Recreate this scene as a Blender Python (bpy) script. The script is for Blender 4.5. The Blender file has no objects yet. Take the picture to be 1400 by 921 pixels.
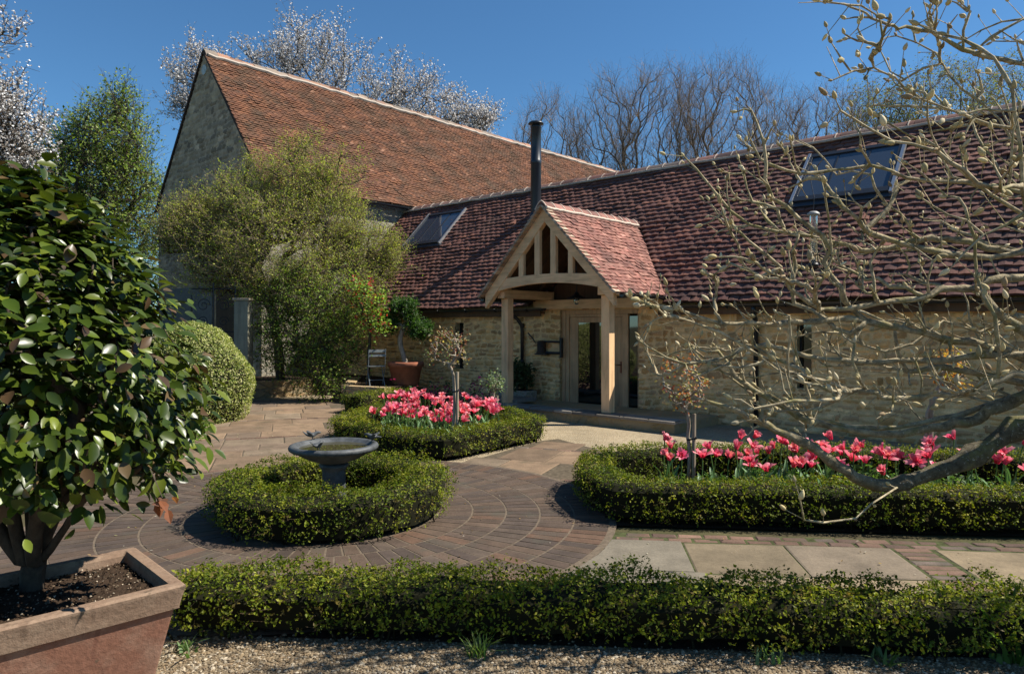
import bpy, math
import numpy as np
from mathutils import Vector, Matrix
PI = math.pi
R = math.radians
sc = bpy.context.scene
COL = sc.collection
rng = np.random.default_rng(7)

# ------------------------------------------------------------ camera, sky, sun, exposure
F_PX, Y_H, CAM_H = 960.0, 445.0, 1.85          # photo is 1400 x 921
cam_d = bpy.data.cameras.new('camera'); cam = bpy.data.objects.new('camera', cam_d); COL.objects.link(cam)
cam.location = (0, 0, CAM_H); cam.rotation_euler = (R(90), 0, 0)
cam_d.sensor_width = 36; cam_d.lens = F_PX / 1400 * 36
cam_d.shift_y = -(460.5 - Y_H) / 1400
cam_d.clip_start = 0.05; cam_d.clip_end = 2000
sc.camera = cam
SUN_EL, SUN_AZ = R(47.5), R(88)    # azimuth from +Y towards +X
world = bpy.data.worlds.new('World'); sc.world = world; world.use_nodes = True
wn = world.node_tree.nodes; wl = world.node_tree.links
bg = wn['Background']; sky = wn.new('ShaderNodeTexSky'); sky.sky_type = 'NISHITA'; sky.sun_disc = False
sky.sun_elevation = SUN_EL; sky.sun_rotation = SUN_AZ
sky.altitude = 1500; sky.air_density = 1.1; sky.dust_density = 0.0; sky.ozone_density = 4.0
tint = wn.new('ShaderNodeMix'); tint.data_type = 'RGBA'; tint.blend_type = 'MULTIPLY'; tint.inputs[0].default_value = 1
tint.inputs[7].default_value = (.62, .94, 1.07, 1); wl.new(sky.outputs[0], tint.inputs[6]); wl.new(tint.outputs[2], bg.inputs[0]); bg.inputs[1].default_value = 0.073
sun_d = bpy.data.lights.new('sun', 'SUN'); sun = bpy.data.objects.new('sun', sun_d); COL.objects.link(sun)
sun_d.energy = 5.0; sun_d.angle = R(0.53); sun_d.color = (1, .94, .84)
sv = Vector((math.sin(SUN_AZ) * math.cos(SUN_EL), math.cos(SUN_AZ) * math.cos(SUN_EL), math.sin(SUN_EL)))
sun.rotation_euler = (-sv).to_track_quat('-Z', 'Y').to_euler(); sun.location = sv * 60
sc.view_settings.view_transform = 'Standard'; sc.view_settings.look = 'None'
sc.view_settings.exposure = 0.75; sc.view_settings.gamma = 1
sc.render.engine = 'CYCLES'
sc.cycles.use_denoising = True
sc.cycles.max_bounces = 6; sc.cycles.diffuse_bounces = 4; sc.cycles.transparent_max_bounces = 6

# ------------------------------------------------------------ frames of reference
def at(px, py, d):                                # a point d metres deep seen at a photo pixel
    return np.array([(px - 700) / F_PX * d, d, CAM_H - (py - Y_H) / F_PX * d])
def gnd(px, py, z=0.0):
    return at(px, py, (CAM_H - z) * F_PX / (py - Y_H))
HP = np.array([1.869, 14.95]); HA = R(-42)        # house frame: x along the wall to the right, y into the house
HX = np.array([math.cos(HA), math.sin(HA)]); HY = np.array([-math.sin(HA), math.cos(HA)])
def hw(x, y, z=0.0):
    p = HP + HX * x + HY * y
    return np.array([p[0], p[1], z])

# ------------------------------------------------------------ object helpers
def tag(o, label=None, cat=None, group=None, kind=None):
    if label: o['label'] = label
    if cat: o['category'] = cat
    if group: o['group'] = group
    if kind: o['kind'] = kind
    return o
def empty(name, loc, label, cat, group=None, rz=0.0):
    o = bpy.data.objects.new(name, None); COL.objects.link(o)
    o.location = loc; o.rotation_euler = (0, 0, rz); o.empty_display_size = .1
    return tag(o, label, cat, group)
def link(name, me, m, parent=None):
    for mm in (m if isinstance(m, (list, tuple)) else [m]): me.materials.append(mm)
    o = bpy.data.objects.new(name, me); COL.objects.link(o)
    if parent is not None: o.parent = parent
    return o
def mesh_np(name, V, Fs, m, parent=None, col=None, smooth=False, origin=None):
    """V (n,3); Fs list of (k,3|4) arrays; col list of (k,3) arrays of face colours"""
    V = np.asarray(V, dtype=np.float64)
    if origin is not None: V = V - np.asarray(origin)
    Fs = [np.asarray(f, dtype=np.int32) for f in Fs if len(f)]
    me = bpy.data.meshes.new(name)
    me.vertices.add(len(V)); me.vertices.foreach_set('co', V.astype(np.float32).ravel())
    nl = sum(f.size for f in Fs); nf = sum(len(f) for f in Fs)
    me.loops.add(nl); me.polygons.add(nf)
    me.loops.foreach_set('vertex_index', np.concatenate([f.ravel() for f in Fs]))
    tot = np.concatenate([np.full(len(f), f.shape[1], dtype=np.int32) for f in Fs])
    st = np.concatenate([[0], np.cumsum(tot)[:-1]]).astype(np.int32)
    me.polygons.foreach_set('loop_start', st)
    me.polygons.foreach_set('use_smooth', np.full(nf, bool(smooth)))
    me.update(calc_edges=True)
    if col is not None:
        c = np.concatenate([np.asarray(x, dtype=np.float32) for x in col if len(x)])
        c = np.concatenate([c, np.ones((len(c), 1), dtype=np.float32)], 1)
        a = me.attributes.new('col', 'FLOAT_COLOR', 'FACE'); a.data.foreach_set('color', c.ravel())
    o = link(name, me, m, parent)
    if origin is not None and parent is None: o.location = origin
    return o
class MB:
    """collects simple solids, links them as one mesh"""
    def __init__(s): s.v = []; s.f = []; s.c = []; s.cur = (1, 1, 1)
    def add(s, vs, fs):
        b = len(s.v); s.v += [tuple(float(q) for q in p) for p in vs]
        s.f += [tuple(b + i for i in f) for f in fs]; s.c += [s.cur] * len(fs)
    def box(s, lo, hi, M=None):
        (a, b, c), (d, e, f) = lo, hi
        vs = [(a,b,c),(d,b,c),(d,e,c),(a,e,c),(a,b,f),(d,b,f),(d,e,f),(a,e,f)]
        if M is not None: vs = [M @ Vector(p) for p in vs]
        s.add(vs, [(0,3,2,1),(4,5,6,7),(0,1,5,4),(1,2,6,5),(2,3,7,6),(3,0,4,7)])
    def beam(s, p0, p1, w, h, up=(0, 0, 1)):
        p0 = Vector(p0); p1 = Vector(p1); d = (p1 - p0).normalized(); u = Vector(up)
        x = d.cross(u).normalized(); u = x.cross(d)
        vs = [p + x * a * w / 2 + u * b * h / 2 for p in (p0, p1) for a, b in ((-1,-1),(1,-1),(1,1),(-1,1))]
        s.add(vs, [(0,1,2,3),(7,6,5,4),(0,4,5,1),(1,5,6,2),(2,6,7,3),(3,7,4,0)])
    def tube(s, pts, r, n=8, cap=True):
        pts = np.asarray(pts, float); rr = np.broadcast_to(np.asarray(r, float), (len(pts),))
        v, f = tube_np(pts, rr, n); s.add(v, f)
        if cap:
            b = len(s.v) - len(v)
            s.f.append(tuple(b + i for i in range(n))[::-1]); s.c.append(s.cur)
            s.f.append(tuple(b + len(v) - n + i for i in range(n))); s.c.append(s.cur)
    def lathe(s, prof, c=(0, 0, 0), n=24, wob=None):
        vs = []; fs = []
        for k, (r, z) in enumerate(prof):
            for i in range(n):
                a = 2 * PI * i / n; q = r * (1 + (wob(a, k) if wob else 0))
                vs.append((c[0] + q * math.cos(a), c[1] + q * math.sin(a), c[2] + z))
        for k in range(len(prof) - 1):
            for i in range(n):
                j = (i + 1) % n; fs.append((k*n+i, k*n+j, (k+1)*n+j, (k+1)*n+i))
        s.add(vs, fs)
    def prism(s, poly, z0, z1):
        n = len(poly)
        vs = [(p[0], p[1], z0) for p in poly] + [(p[0], p[1], z1) for p in poly]
        s.add(vs, [tuple(range(n))[::-1], tuple(range(n, 2*n))] + [(i, (i+1) % n, n+(i+1) % n, n+i) for i in range(n)])
    def build(s, name, m, parent=None, smooth=False, bevel=0.0, loc=None, seg=2):
        me = bpy.data.meshes.new(name)
        V = s.v
        if loc is not None: V = [tuple(np.asarray(p) - np.asarray(loc)) for p in V]
        me.from_pydata(V, [], s.f); me.update()
        a = me.attributes.new('col', 'FLOAT_COLOR', 'FACE')
        a.data.foreach_set('color', np.concatenate([np.asarray(s.c, np.float32), np.ones((len(s.c), 1), np.float32)], 1).ravel())
        if smooth: me.polygons.foreach_set('use_smooth', np.ones(len(me.polygons), bool))
        o = link(name, me, m, parent)
        if loc is not None and parent is None: o.location = loc
        if bevel:
            b = o.modifiers.new('bevel', 'BEVEL'); b.width = bevel; b.segments = seg; b.limit_method = 'ANGLE'; b.angle_limit = R(40)
        return o
def tube_np(P, r, n):
    k = len(P); T = np.gradient(P, axis=0); T /= np.linalg.norm(T, axis=1, keepdims=True) + 1e-9
    ref = np.array([0, 0, 1.0]) if abs(T[0, 2]) < .9 else np.array([1.0, 0, 0])
    V = np.zeros((k, n, 3)); a = np.arange(n) * 2 * PI / n; ca = np.cos(a)[:, None]; sa = np.sin(a)[:, None]
    x = np.cross(ref, T[0])
    for i in range(k):
        x = x - T[i] * (x @ T[i]); x = x / (np.linalg.norm(x) + 1e-9); y = np.cross(T[i], x)
        V[i] = P[i] + r[i] * (ca * x + sa * y)
    i = np.arange(n); j = (i + 1) % n
    F = np.concatenate([np.stack([q*n+i, q*n+j, (q+1)*n+j, (q+1)*n+i], 1) for q in range(k - 1)])
    return V.reshape(-1, 3), F
class Soup:
    """numpy geometry gathered into one mesh"""
    def __init__(s): s.V = []; s.F = {3: [], 4: []}; s.C = {3: [], 4: []}; s.n = 0
    def add(s, V, F, c=(1, 1, 1)):
        F = np.asarray(F); k = F.shape[1]
        s.V.append(np.asarray(V, float).reshape(-1, 3)); s.F[k].append(F + s.n)
        s.C[k].append(np.broadcast_to(np.asarray(c, np.float32), (len(F), 3))); s.n += len(s.V[-1])
    def build(s, name, m, parent=None, smooth=False, origin=None):
        Fs = [np.concatenate(s.F[k]) for k in (3, 4) if s.F[k]]; Cs = [np.concatenate(s.C[k]) for k in (3, 4) if s.F[k]]
        return mesh_np(name, np.concatenate(s.V), Fs, m, parent, Cs, smooth, origin)
def unit(v): return v / (np.linalg.norm(v, axis=-1, keepdims=True) + 1e-9)
def sticks(S, A, B, ra, rb, c=(1, 1, 1)):
    """many three-sided twigs"""
    A = np.asarray(A); B = np.asarray(B); n = len(A)
    if n == 0: return
    d = unit(B - A); ref = np.where(np.abs(d[:, 2:3]) < .9, [[0, 0, 1.0]], [[1.0, 0, 0]])
    x = unit(np.cross(d, ref)); y = np.cross(d, x)
    ra = np.broadcast_to(ra, (n,))[:, None]; rb = np.broadcast_to(rb, (n,))[:, None]
    V = []
    for P, r in ((A, ra), (B, rb)):
        for k in range(3):
            a = 2 * PI * k / 3; V.append(P + r * (x * math.cos(a) + y * math.sin(a)))
    V = np.stack(V, 1).reshape(-1, 3)
    b = (np.arange(n) * 6)[:, None]
    F = np.concatenate([b + np.array([[0, 1, 4, 3]]), b + np.array([[1, 2, 5, 4]]), b + np.array([[2, 0, 3, 5]])])
    S.add(V, F, np.tile(np.broadcast_to(np.asarray(c, np.float32), (n, 3)), (3, 1)))
LEAF = (np.array([(0, 0, 0), (.45, -.3, .1), (1, 0, 0), (.45, .3, .1)]), np.array([(0, 1, 2), (0, 2, 3)]))
BIGLEAF = (np.array([(0,0,0),(.2,-.2,.06),(.55,-.27,.08),(1,0,-.12),(.55,.27,.08),(.2,.2,.06),(.55,0,.0)]),
           np.array([(0,1,6),(1,2,6),(2,3,6),(3,4,6),(4,5,6),(5,0,6)]))
_u = (0, .10, .3, .55, .8, .94, 1.0); _w = (.0, .13, .245, .27, .17, .06, 0)
CAML = (np.array([(u, s * w * 1.0, abs(s) * w * .30 - .16 * u * u) for u, w in zip(_u, _w) for s in (-1, 0, 1)]),
        np.array([(3 * i + s, 3 * i + s + 3, 3 * i + s + 4, 3 * i + s + 1) for i in range(6) for s in (0, 1)]))
CLUMP = (np.array([(0,-.5,0),(.5,0,.3),(0,.5,0),(-.5,0,.3),(0,0,.5)]), np.array([(0,1,4),(1,2,4),(2,3,4),(3,0,4)]))
def leaves(S, P, N, size, col, rg, shape=LEAF, axis=None):
    """leaf-sized faces at P facing roughly N"""
    n = len(P)
    if n == 0: return
    N = unit(N); t = rg.normal(size=(n, 3)) if axis is None else axis
    t = unit(t - N * np.sum(t * N, 1, keepdims=True)); b = np.cross(N, t)
    V0, F0 = shape; size = np.broadcast_to(size, (n,))[:, None, None]
    V = P[:, None, :] + size * (V0[None, :, 0:1] * t[:, None] + V0[None, :, 1:2] * b[:, None] + V0[None, :, 2:3] * N[:, None])
    F = (np.arange(n) * len(V0))[:, None, None] + F0[None]
    S.add(V.reshape(-1, 3), F.reshape(-1, F0.shape[1]), np.repeat(np.broadcast_to(col, (n, 3)), len(F0), 0))
def palette(rg, n, cols, w=None, jit=.18):
    cols = np.asarray(cols, float); i = rg.choice(len(cols), n, p=w)
    return np.clip(cols[i] * (1 + rg.normal(0, jit, (n, 1))), .002, 1)
def wave(P, scale, seed, octv=5):
    rg = np.random.default_rng(seed); P = np.asarray(P, float); o = np.zeros(P.shape[:-1])
    for k in range(octv):
        d = rg.normal(size=P.shape[-1]); o += np.sin((P @ d) * scale * (1 + .5 * k) + rg.uniform(0, 6.3)) / (1 + .4 * k)
    return o / 2.2

# ------------------------------------------------------------ materials
class NT:
    def __init__(s, name):
        s.m = bpy.data.materials.new(name); s.m.use_nodes = True; s.t = s.m.node_tree
        s.b = s.t.nodes['Principled BSDF']; s.out = s.t.nodes['Material Output']
    def n(s, typ, **kw):
        x = s.t.nodes.new('ShaderNode' + typ)
        for k, v in kw.items():
            if k.startswith('i_'):
                key = k[2:]; key = int(key) if key.isdigit() else key.replace('_', ' ')
                if hasattr(v, 'is_output'): s.t.links.new(v, x.inputs[key])
                else: x.inputs[key].default_value = v
            else: setattr(x, k, v)
        return x
    def l(s, a, b): s.t.links.new(a, b)
    def co(s, scale=(1, 1, 1), space='Object'):
        tc = s.n('TexCoord'); mp = s.n('Mapping'); s.l(tc.outputs[space], mp.inputs[0]); mp.inputs['Scale'].default_value = scale
        return mp.outputs[0]
    def noise(s, vec, scale, detail=4, rough=.6, dist=0):
        x = s.n('TexNoise'); x.inputs['Scale'].default_value = scale; x.inputs['Detail'].default_value = detail
        x.inputs['Roughness'].default_value = rough; x.inputs['Distortion'].default_value = dist
        if vec is not None: s.l(vec, x.inputs['Vector'])
        return x.outputs['Fac']
    def ramp(s, fac, stops):
        x = s.n('ValToRGB'); s.l(fac, x.inputs[0]); e = x.color_ramp.elements
        while len(e) < len(stops): e.new(.5)
        for q, (p, c) in zip(e, stops): q.position = p; q.color = (c[0], c[1], c[2], 1) if not np.isscalar(c) else (c, c, c, 1)
        return x.outputs[0]
    def mix(s, fac, a, b, typ='MIX'):
        x = s.n('Mix'); x.data_type = 'RGBA'; x.blend_type = typ
        for v, k in ((fac, 0), (a, 6), (b, 7)):
            if hasattr(v, 'is_output'): s.l(v, x.inputs[k])
            elif k == 0: x.inputs[0].default_value = v
            else: x.inputs[k].default_value = (v[0], v[1], v[2], 1)
        return x.outputs[2]
    def attr(s): x = s.n('Attribute'); x.attribute_name = 'col'; return x.outputs['Color']
    def bump(s, h, dist=.01, strength=1.0, prev=None):
        x = s.n('Bump'); x.inputs['Distance'].default_value = dist; x.inputs['Strength'].default_value = strength
        s.l(h, x.inputs['Height'])
        if prev is not None: s.l(prev, x.inputs['Normal'])
        return x.outputs[0]
    def fin(s, col=None, rough=.8, spec=.3, normal=None, metal=0.0):
        if col is not None:
            if hasattr(col, 'is_output'): s.l(col, s.b.inputs['Base Color'])
            else: s.b.inputs['Base Color'].default_value = (*col, 1)
        if hasattr(rough, 'is_output'): s.l(rough, s.b.inputs['Roughness'])
        else: s.b.inputs['Roughness'].default_value = rough
        s.b.inputs['Specular IOR Level'].default_value = spec; s.b.inputs['Metallic'].default_value = metal
        if normal is not None: s.l(normal, s.b.inputs['Normal'])
        return s.m
def m_plain(name, c, rough=.6, spec=.3, metal=0.0, nz=0.0, nscale=20):
    t = NT(name)
    if nz:
        v = t.co(); f = t.noise(v, nscale, 5); r = t.ramp(f, [(.3, 1 - nz), (.7, 1 + nz)])
        return t.fin(t.mix(1.0, c, r, 'MULTIPLY'), rough, spec, t.bump(f, .004), metal)
    return t.fin(c, rough, spec, None, metal)
def m_leaf(name, rough=.5, spec=.35, trans=.3, coat=0.0, tint=(1.5, 1.6, .8)):
    t = NT(name); c = t.attr(); t.fin(c, rough, spec)
    if coat: t.b.inputs['Coat Weight'].default_value = coat; t.b.inputs['Coat Roughness'].default_value = .18
    if trans:
        tr = t.n('BsdfTranslucent'); t.l(t.mix(1.0, c, tint, 'MULTIPLY'), tr.inputs[0])
        mx = t.n('MixShader'); mx.inputs[0].default_value = trans
        t.l(t.b.outputs[0], mx.inputs[1]); t.l(tr.outputs[0], mx.inputs[2]); t.l(mx.outputs[0], t.out.inputs[0])
    return t.m
def m_tile(name, lichen=None, rough=.85):
    t = NT(name); v = t.co(); f = t.noise(v, 30, 5, .7); big = t.noise(v, 1.1, 4, .65)
    c = t.mix(1.0, t.attr(), t.ramp(f, [(.25, .72), (.75, 1.25)]), 'MULTIPLY')
    if lichen: c = t.mix(t.ramp(big, [(.42, 0.0), (.68, .85)]), c, lichen)
    return t.fin(c, rough, .25, t.bump(f, .004))
def m_oak(name, c, scale):
    t = NT(name); v = t.co(scale); f = t.noise(v, 1.0, 6, .65, .4); g = t.noise(t.co(), 1.7, 3)
    col = t.ramp(f, [(.25, [q * .62 for q in c]), (.5, c), (.8, [min(1, q * 1.25) for q in c])])
    col = t.mix(1.0, col, t.ramp(g, [(.3, .8), (.7, 1.15)]), 'MULTIPLY')
    return t.fin(col, .7, .25, t.bump(f, .004, .8))
def m_rubble(name, tones, mortar, sx, sz, edge=.06, depth=.03, stain=None):
    t = NT(name); v = t.co((sx, sx, sz)); nz = t.n('TexNoise'); t.l(t.co(), nz.inputs[0]); nz.inputs['Scale'].default_value = 2.2; nz.inputs['Detail'].default_value = 3
    vv = t.n('VectorMath', operation='MULTIPLY_ADD'); t.l(nz.outputs['Color'], vv.inputs[0]); vv.inputs[1].default_value = (.9, .9, .9); t.l(v, vv.inputs[2])
    a = t.n('TexVoronoi'); a.feature = 'F1'; t.l(vv.outputs[0], a.inputs['Vector']); a.inputs['Scale'].default_value = 1
    e = t.n('TexVoronoi'); e.feature = 'DISTANCE_TO_EDGE'; t.l(vv.outputs[0], e.inputs['Vector']); e.inputs['Scale'].default_value = 1
    sep = t.n('SeparateColor'); t.l(a.outputs['Color'], sep.inputs[0])
    stone = t.ramp(sep.outputs[0], [(i / (len(tones) - 1), q) for i, q in enumerate(tones)])
    fine = t.noise(t.co(), 26, 6, .7)
    stone = t.mix(1.0, stone, t.ramp(fine, [(.25, .62), (.75, 1.3)]), 'MULTIPLY')
    rag = t.n('Math', operation='MULTIPLY_ADD'); t.l(fine, rag.inputs[0]); rag.inputs[1].default_value = -.12; t.l(e.outputs['Distance'], rag.inputs[2])
    k = t.ramp(rag.outputs[0], [(edge * .1, 0.0), (edge, 1.0)])
    c = t.mix(k, mortar, stone)
    if stain: c = t.mix(t.ramp(t.noise(t.co(), .8, 4), [(.5, 0.0), (.75, .6)]), c, stain)
    hh = t.n('Math', operation='MULTIPLY_ADD'); t.l(fine, hh.inputs[0]); hh.inputs[1].default_value = .5; t.l(k, hh.inputs[2])
    return t.fin(c, .95, .15, t.bump(hh.outputs[0], depth))
def m_gravel(name, tones, scale, depth=.012):
    t = NT(name); v = t.co(); a = t.n('TexVoronoi'); t.l(v, a.inputs['Vector']); a.inputs['Scale'].default_value = scale
    sep = t.n('SeparateColor'); t.l(a.outputs['Color'], sep.inputs[0])
    c = t.ramp(sep.outputs[0], [(i / (len(tones) - 1), q) for i, q in enumerate(tones)])
    big = t.noise(v, 1.3, 4); c = t.mix(1.0, c, t.ramp(big, [(.3, .75), (.7, 1.1)]), 'MULTIPLY')
    inv = t.n('Math', operation='SUBTRACT'); inv.inputs[0].default_value = 1; t.l(a.outputs['Distance'], inv.inputs[1])
    return t.fin(c, .9, .2, t.bump(inv.outputs[0], depth))
def m_slab(name, rough=.85, moss=None, nscale=9):
    t = NT(name); v = t.co(); f = t.noise(v, nscale * 4, 6, .7); b = t.noise(v, nscale * .35, 5, .6)
    c = t.mix(1.0, t.attr(), t.ramp(f, [(.25, .78), (.75, 1.18)]), 'MULTIPLY')
    c = t.mix(1.0, c, t.ramp(b, [(.3, .72), (.7, 1.2)]), 'MULTIPLY')
    if moss: c = t.mix(t.ramp(t.noise(v, 2.3, 5), [(.56, 0.0), (.7, .7)]), c, moss)
    return t.fin(c, rough, .25, t.bump(f, .004))
def m_bark(name, a, b, scale=14, moss=None):
    t = NT(name); f = t.noise(t.co((1, 1, .5)), scale, 6, .7); c = t.ramp(f, [(.3, a), (.7, b)])
    if moss: c = t.mix(t.ramp(t.noise(t.co(), 3.0, 4), [(.5, 0.0), (.62, .8)]), c, moss)
    return t.fin(c, .85, .2, t.bump(f, .01))

TILE = m_tile('tile_red', (.07, .042, .036)); TILE_OLD = m_tile('tile_old', (.07, .045, .027))
RIDGE = m_tile('ridge_clay', (.16, .14, .12)); MORTAR = m_plain('mortar', (.42, .36, .3), .95, .1, 0, .2)
OAK_C = (.72, .465, .25)
OAKZ = m_oak('oak_upright', OAK_C, (14, 14, 1.2)); OAKX = m_oak('oak_beam', OAK_C, (1.5, 14, 14)); OAKY = m_oak('oak_plate', OAK_C, (14, 1.5, 14))
OAKD = m_oak('oak_joinery', (.52, .325, .175), (12, 12, 1.0))
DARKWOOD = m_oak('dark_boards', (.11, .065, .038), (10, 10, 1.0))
RUBBLE = m_rubble('rubble_stone', [(.32, .205, .08), (.52, .35, .15), (.40, .28, .14), (.58, .41, .2), (.45, .30, .13)], (.50, .36, .19), 4.2, 8.6, .05, .035, (.26, .2, .13))
BARNST = m_rubble('barn_stone', [(.24, .22, .17), (.33, .29, .21), (.20, .19, .16), (.38, .34, .25)], (.33, .31, .26), 5.5, 9.0, .05, .02, (.22, .21, .18))
STEPST = m_rubble('step_stone', [(.36, .26, .13), (.44, .32, .17), (.32, .24, .13)], (.34, .27, .16), 1.6, 2.2, .04, .01, (.2, .16, .07))
LOWST = m_rubble('low_wall_stone', [(.42, .28, .13), (.5, .36, .2), (.38, .26, .14)], (.3, .24, .15), 3.5, 7.0)
IRON = m_plain('black_iron', (.012, .012, .013), .45, .5, 0, .2); BLACKP = m_plain('black_plastic', (.014, .015, .017), .3, .5)
FLUE = m_plain('flue_enamel', (.018, .022, .03), .38, .5)
LEAD = m_plain('grey_cladding', (.045, .05, .058), .4, .5, .5); WHITEMETAL = m_plain('bare_aluminium', (.5, .5, .5), .35, .5, .8)
def m_glass(name, c, ior=1.6, rough=.03):
    t = NT(name); t.b.inputs['IOR'].default_value = ior
    f = t.noise(t.co(), 1.3, 2); return t.fin(c, rough, .5, t.bump(f, .004, .25))
GLASS = m_glass('dark_glass', (.006, .008, .008), 2.1); SKYGLASS = m_glass('roof_glass', (.045, .06, .085), 1.7)
WATER = m_glass('still_water', (.05, .045, .02), 1.33, .02)
BATH = m_plain('weathered_lead', (.075, .08, .082), .6, .4, .1, .4, 14)
TERRA = m_plain('terracotta', (.40, .155, .095), .85, .2, 0, .16, 7); TERRA_RIM = m_plain('weathered_terracotta', (.40, .27, .17), .9, .2, 0, .25, 9)
TERRA_DK = m_plain('old_terracotta', (.30, .11, .06), .85, .2, 0, .2, 9)
def m_terra(name, c, pale, dark):
    t = NT(name); v = t.co(); f = t.noise(v, 6, 6, .65); g = t.noise(t.co((1, 1, .35)), 9, 5, .7, .6); h = t.noise(v, 38, 4, .7)
    col = t.mix(t.ramp(f, [(.45, 0.0), (.68, .75)]), c, pale); col = t.mix(t.ramp(g, [(.54, 0.0), (.66, .65)]), col, dark)
    col = t.mix(1.0, col, t.ramp(h, [(.3, .8), (.7, 1.15)]), 'MULTIPLY'); col = t.mix(t.ramp(t.noise(v, 15, 3), [(.66, 0.0), (.70, .7)]), col, (.10, .075, .05))
    return t.fin(col, .9, .2, t.bump(h, .004))
TERRA = m_terra('terracotta', (.215, .102, .066), (.27, .165, .115), (.14, .06, .04)); TERRA_RIM = m_terra('weathered_terracotta', (.22, .145, .098), (.30, .215, .15), (.14, .09, .06))
def m_soil(name):
    t = NT(name); f = t.noise(t.co(), 60, 6, .8); g = t.noise(t.co(), 160, 2)
    c = t.ramp(f, [(.35, (.018, .011, .007)), (.6, (.05, .032, .02)), (.75, (.16, .12, .08))])
    return t.fin(c, .95, .15, t.bump(f, .025))
SOIL = m_soil('soil')
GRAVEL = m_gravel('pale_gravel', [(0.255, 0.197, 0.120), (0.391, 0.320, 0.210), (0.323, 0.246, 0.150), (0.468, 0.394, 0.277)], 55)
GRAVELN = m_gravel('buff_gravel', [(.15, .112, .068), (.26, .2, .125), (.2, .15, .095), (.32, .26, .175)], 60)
SLAB = m_slab('york_slab'); SANDST = m_slab('sandstone_flag', .85, (.09, .075, .045)); BRICKP = m_slab('brick_paver', .85, (.075, .068, .05), 14)
JOINT = m_plain('joint_sand', (.135, .105, .075), .95, .1, 0, .3, 30); DARKJ = m_plain('earth_joint', (.10, .08, .055), .95, .1, 0, .4, 20); MOSSJ = m_plain('mossy_joint', (.06, .068, .028), .95, .1, 0, .5, 16)
def m_earth():
    t = NT('garden_earth'); v = t.co(); f = t.noise(v, 3, 6, .7); g = t.noise(v, .15, 3)
    c = t.mix(t.ramp(g, [(.4, 0.0), (.6, 1.0)]), t.ramp(f, [(.3, (.035, .04, .015)), (.7, (.09, .1, .035))]), t.ramp(f, [(.3, (.05, .037, .022)), (.7, (.12, .09, .055))]))
    return t.fin(c, .95, .15, t.bump(f, .03))
EARTH = m_earth()
TWIGM = m_plain('pale_twig', (.17, .125, .075), .9, .1); BOXLEAF = m_leaf('box_leaf', .5, .2, .34); CORE = m_plain('hedge_core', (.016, .016, .008), .95, .1)
CAMLEAF = m_leaf('camellia_leaf', .33, .32, .14, 0); SOFTLEAF = m_leaf('soft_leaf', .5, .25, .42)
PETAL = m_leaf('petal', .5, .25, .35, 0, (1.15, .9, 1.0)); BLOSSOM = m_leaf('blossom', .6, .2, .3, 0, (1.1, 1.08, 1.1))
BARK = m_bark('bark', (.06, .048, .036), (.16, .13, .1)); BARK_DK = m_bark('dark_bark', (.045, .035, .026), (.12, .09, .065), 22, (.09, .085, .04))
BARK_GREY = m_bark('grey_twigs', (.22, .155, .105), (.36, .265, .18), 5)
def m_magbark():
    t = NT('magnolia_bark'); v = t.co(); f = t.noise(v, 18, 6, .7); g = t.noise(v, 55, 4, .7)
    c = t.mix(1.0, t.attr(), t.ramp(f, [(.32, .32), (.68, 1.45)]), 'MULTIPLY'); c = t.mix(t.ramp(t.noise(v, 5, 5), [(.52, 0.0), (.62, .7)]), c, (.20, .18, .065))
    c = t.mix(t.ramp(g, [(.60, 0.0), (.66, .6)]), c, (.5, .48, .4)); return t.fin(c, .9, .15, t.bump(f, .012))
BARK_MAG = m_magbark()
BARK_ROSE = m_bark('rose_bark', (.22, .17, .12), (.42, .36, .28), 20)
STAKE = m_oak('stake_timber', (.33, .27, .19), (18, 18, 1.5))
BUDM = m_leaf('bud_fur', .8, .2, .15, 0, (1.1, 1, .8)); STEMM = m_leaf('stem_green', .5, .3, .15)
PEBBLE = m_leaf('pebble', .85, .2, 0)

# ------------------------------------------------------------ ground
def sheet(name, poly, z, m, label=None):
    V = [(p[0], p[1], z) for p in poly]
    o = mesh_np(name, V, [np.array([list(range(len(V)))])] if len(V) in (3, 4) else [], m) if len(V) in (3, 4) else None
    if o is None:
        me = bpy.data.meshes.new(name); me.from_pydata(V, [], [tuple(range(len(V)))]); me.update(); o = link(name, me, m)
    return tag(o, kind='structure')
sheet('ground', [(-600, -600), (600, -600), (600, 900), (-600, 900)], 0.0, EARTH)
CC = np.array([-1.745, 6.88])                      # centre of the paved circle
ROW = R(-5.5); E1 = np.array([math.cos(ROW), math.sin(ROW)]); E2 = np.array([-E1[1], E1[0]])
sheet('gravel_path', [(-1.6, 9.4), (3.4, 8.4), (10, 7.4), (10.5, 8.0), (5.5, 12.1), (1.2, 14.6), (-3.2, 18.2), (-8.5, 22), (-9.5, 19.2), (-3.5, 14.2)], .008, GRAVEL)
sheet('gravel', [(-12, -6), (12, -6), (12, 3.4), (5, 3.8), (-2, 4.25), (-3.2, 4.3), (-12, 4.5)], .008, GRAVELN)
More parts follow.
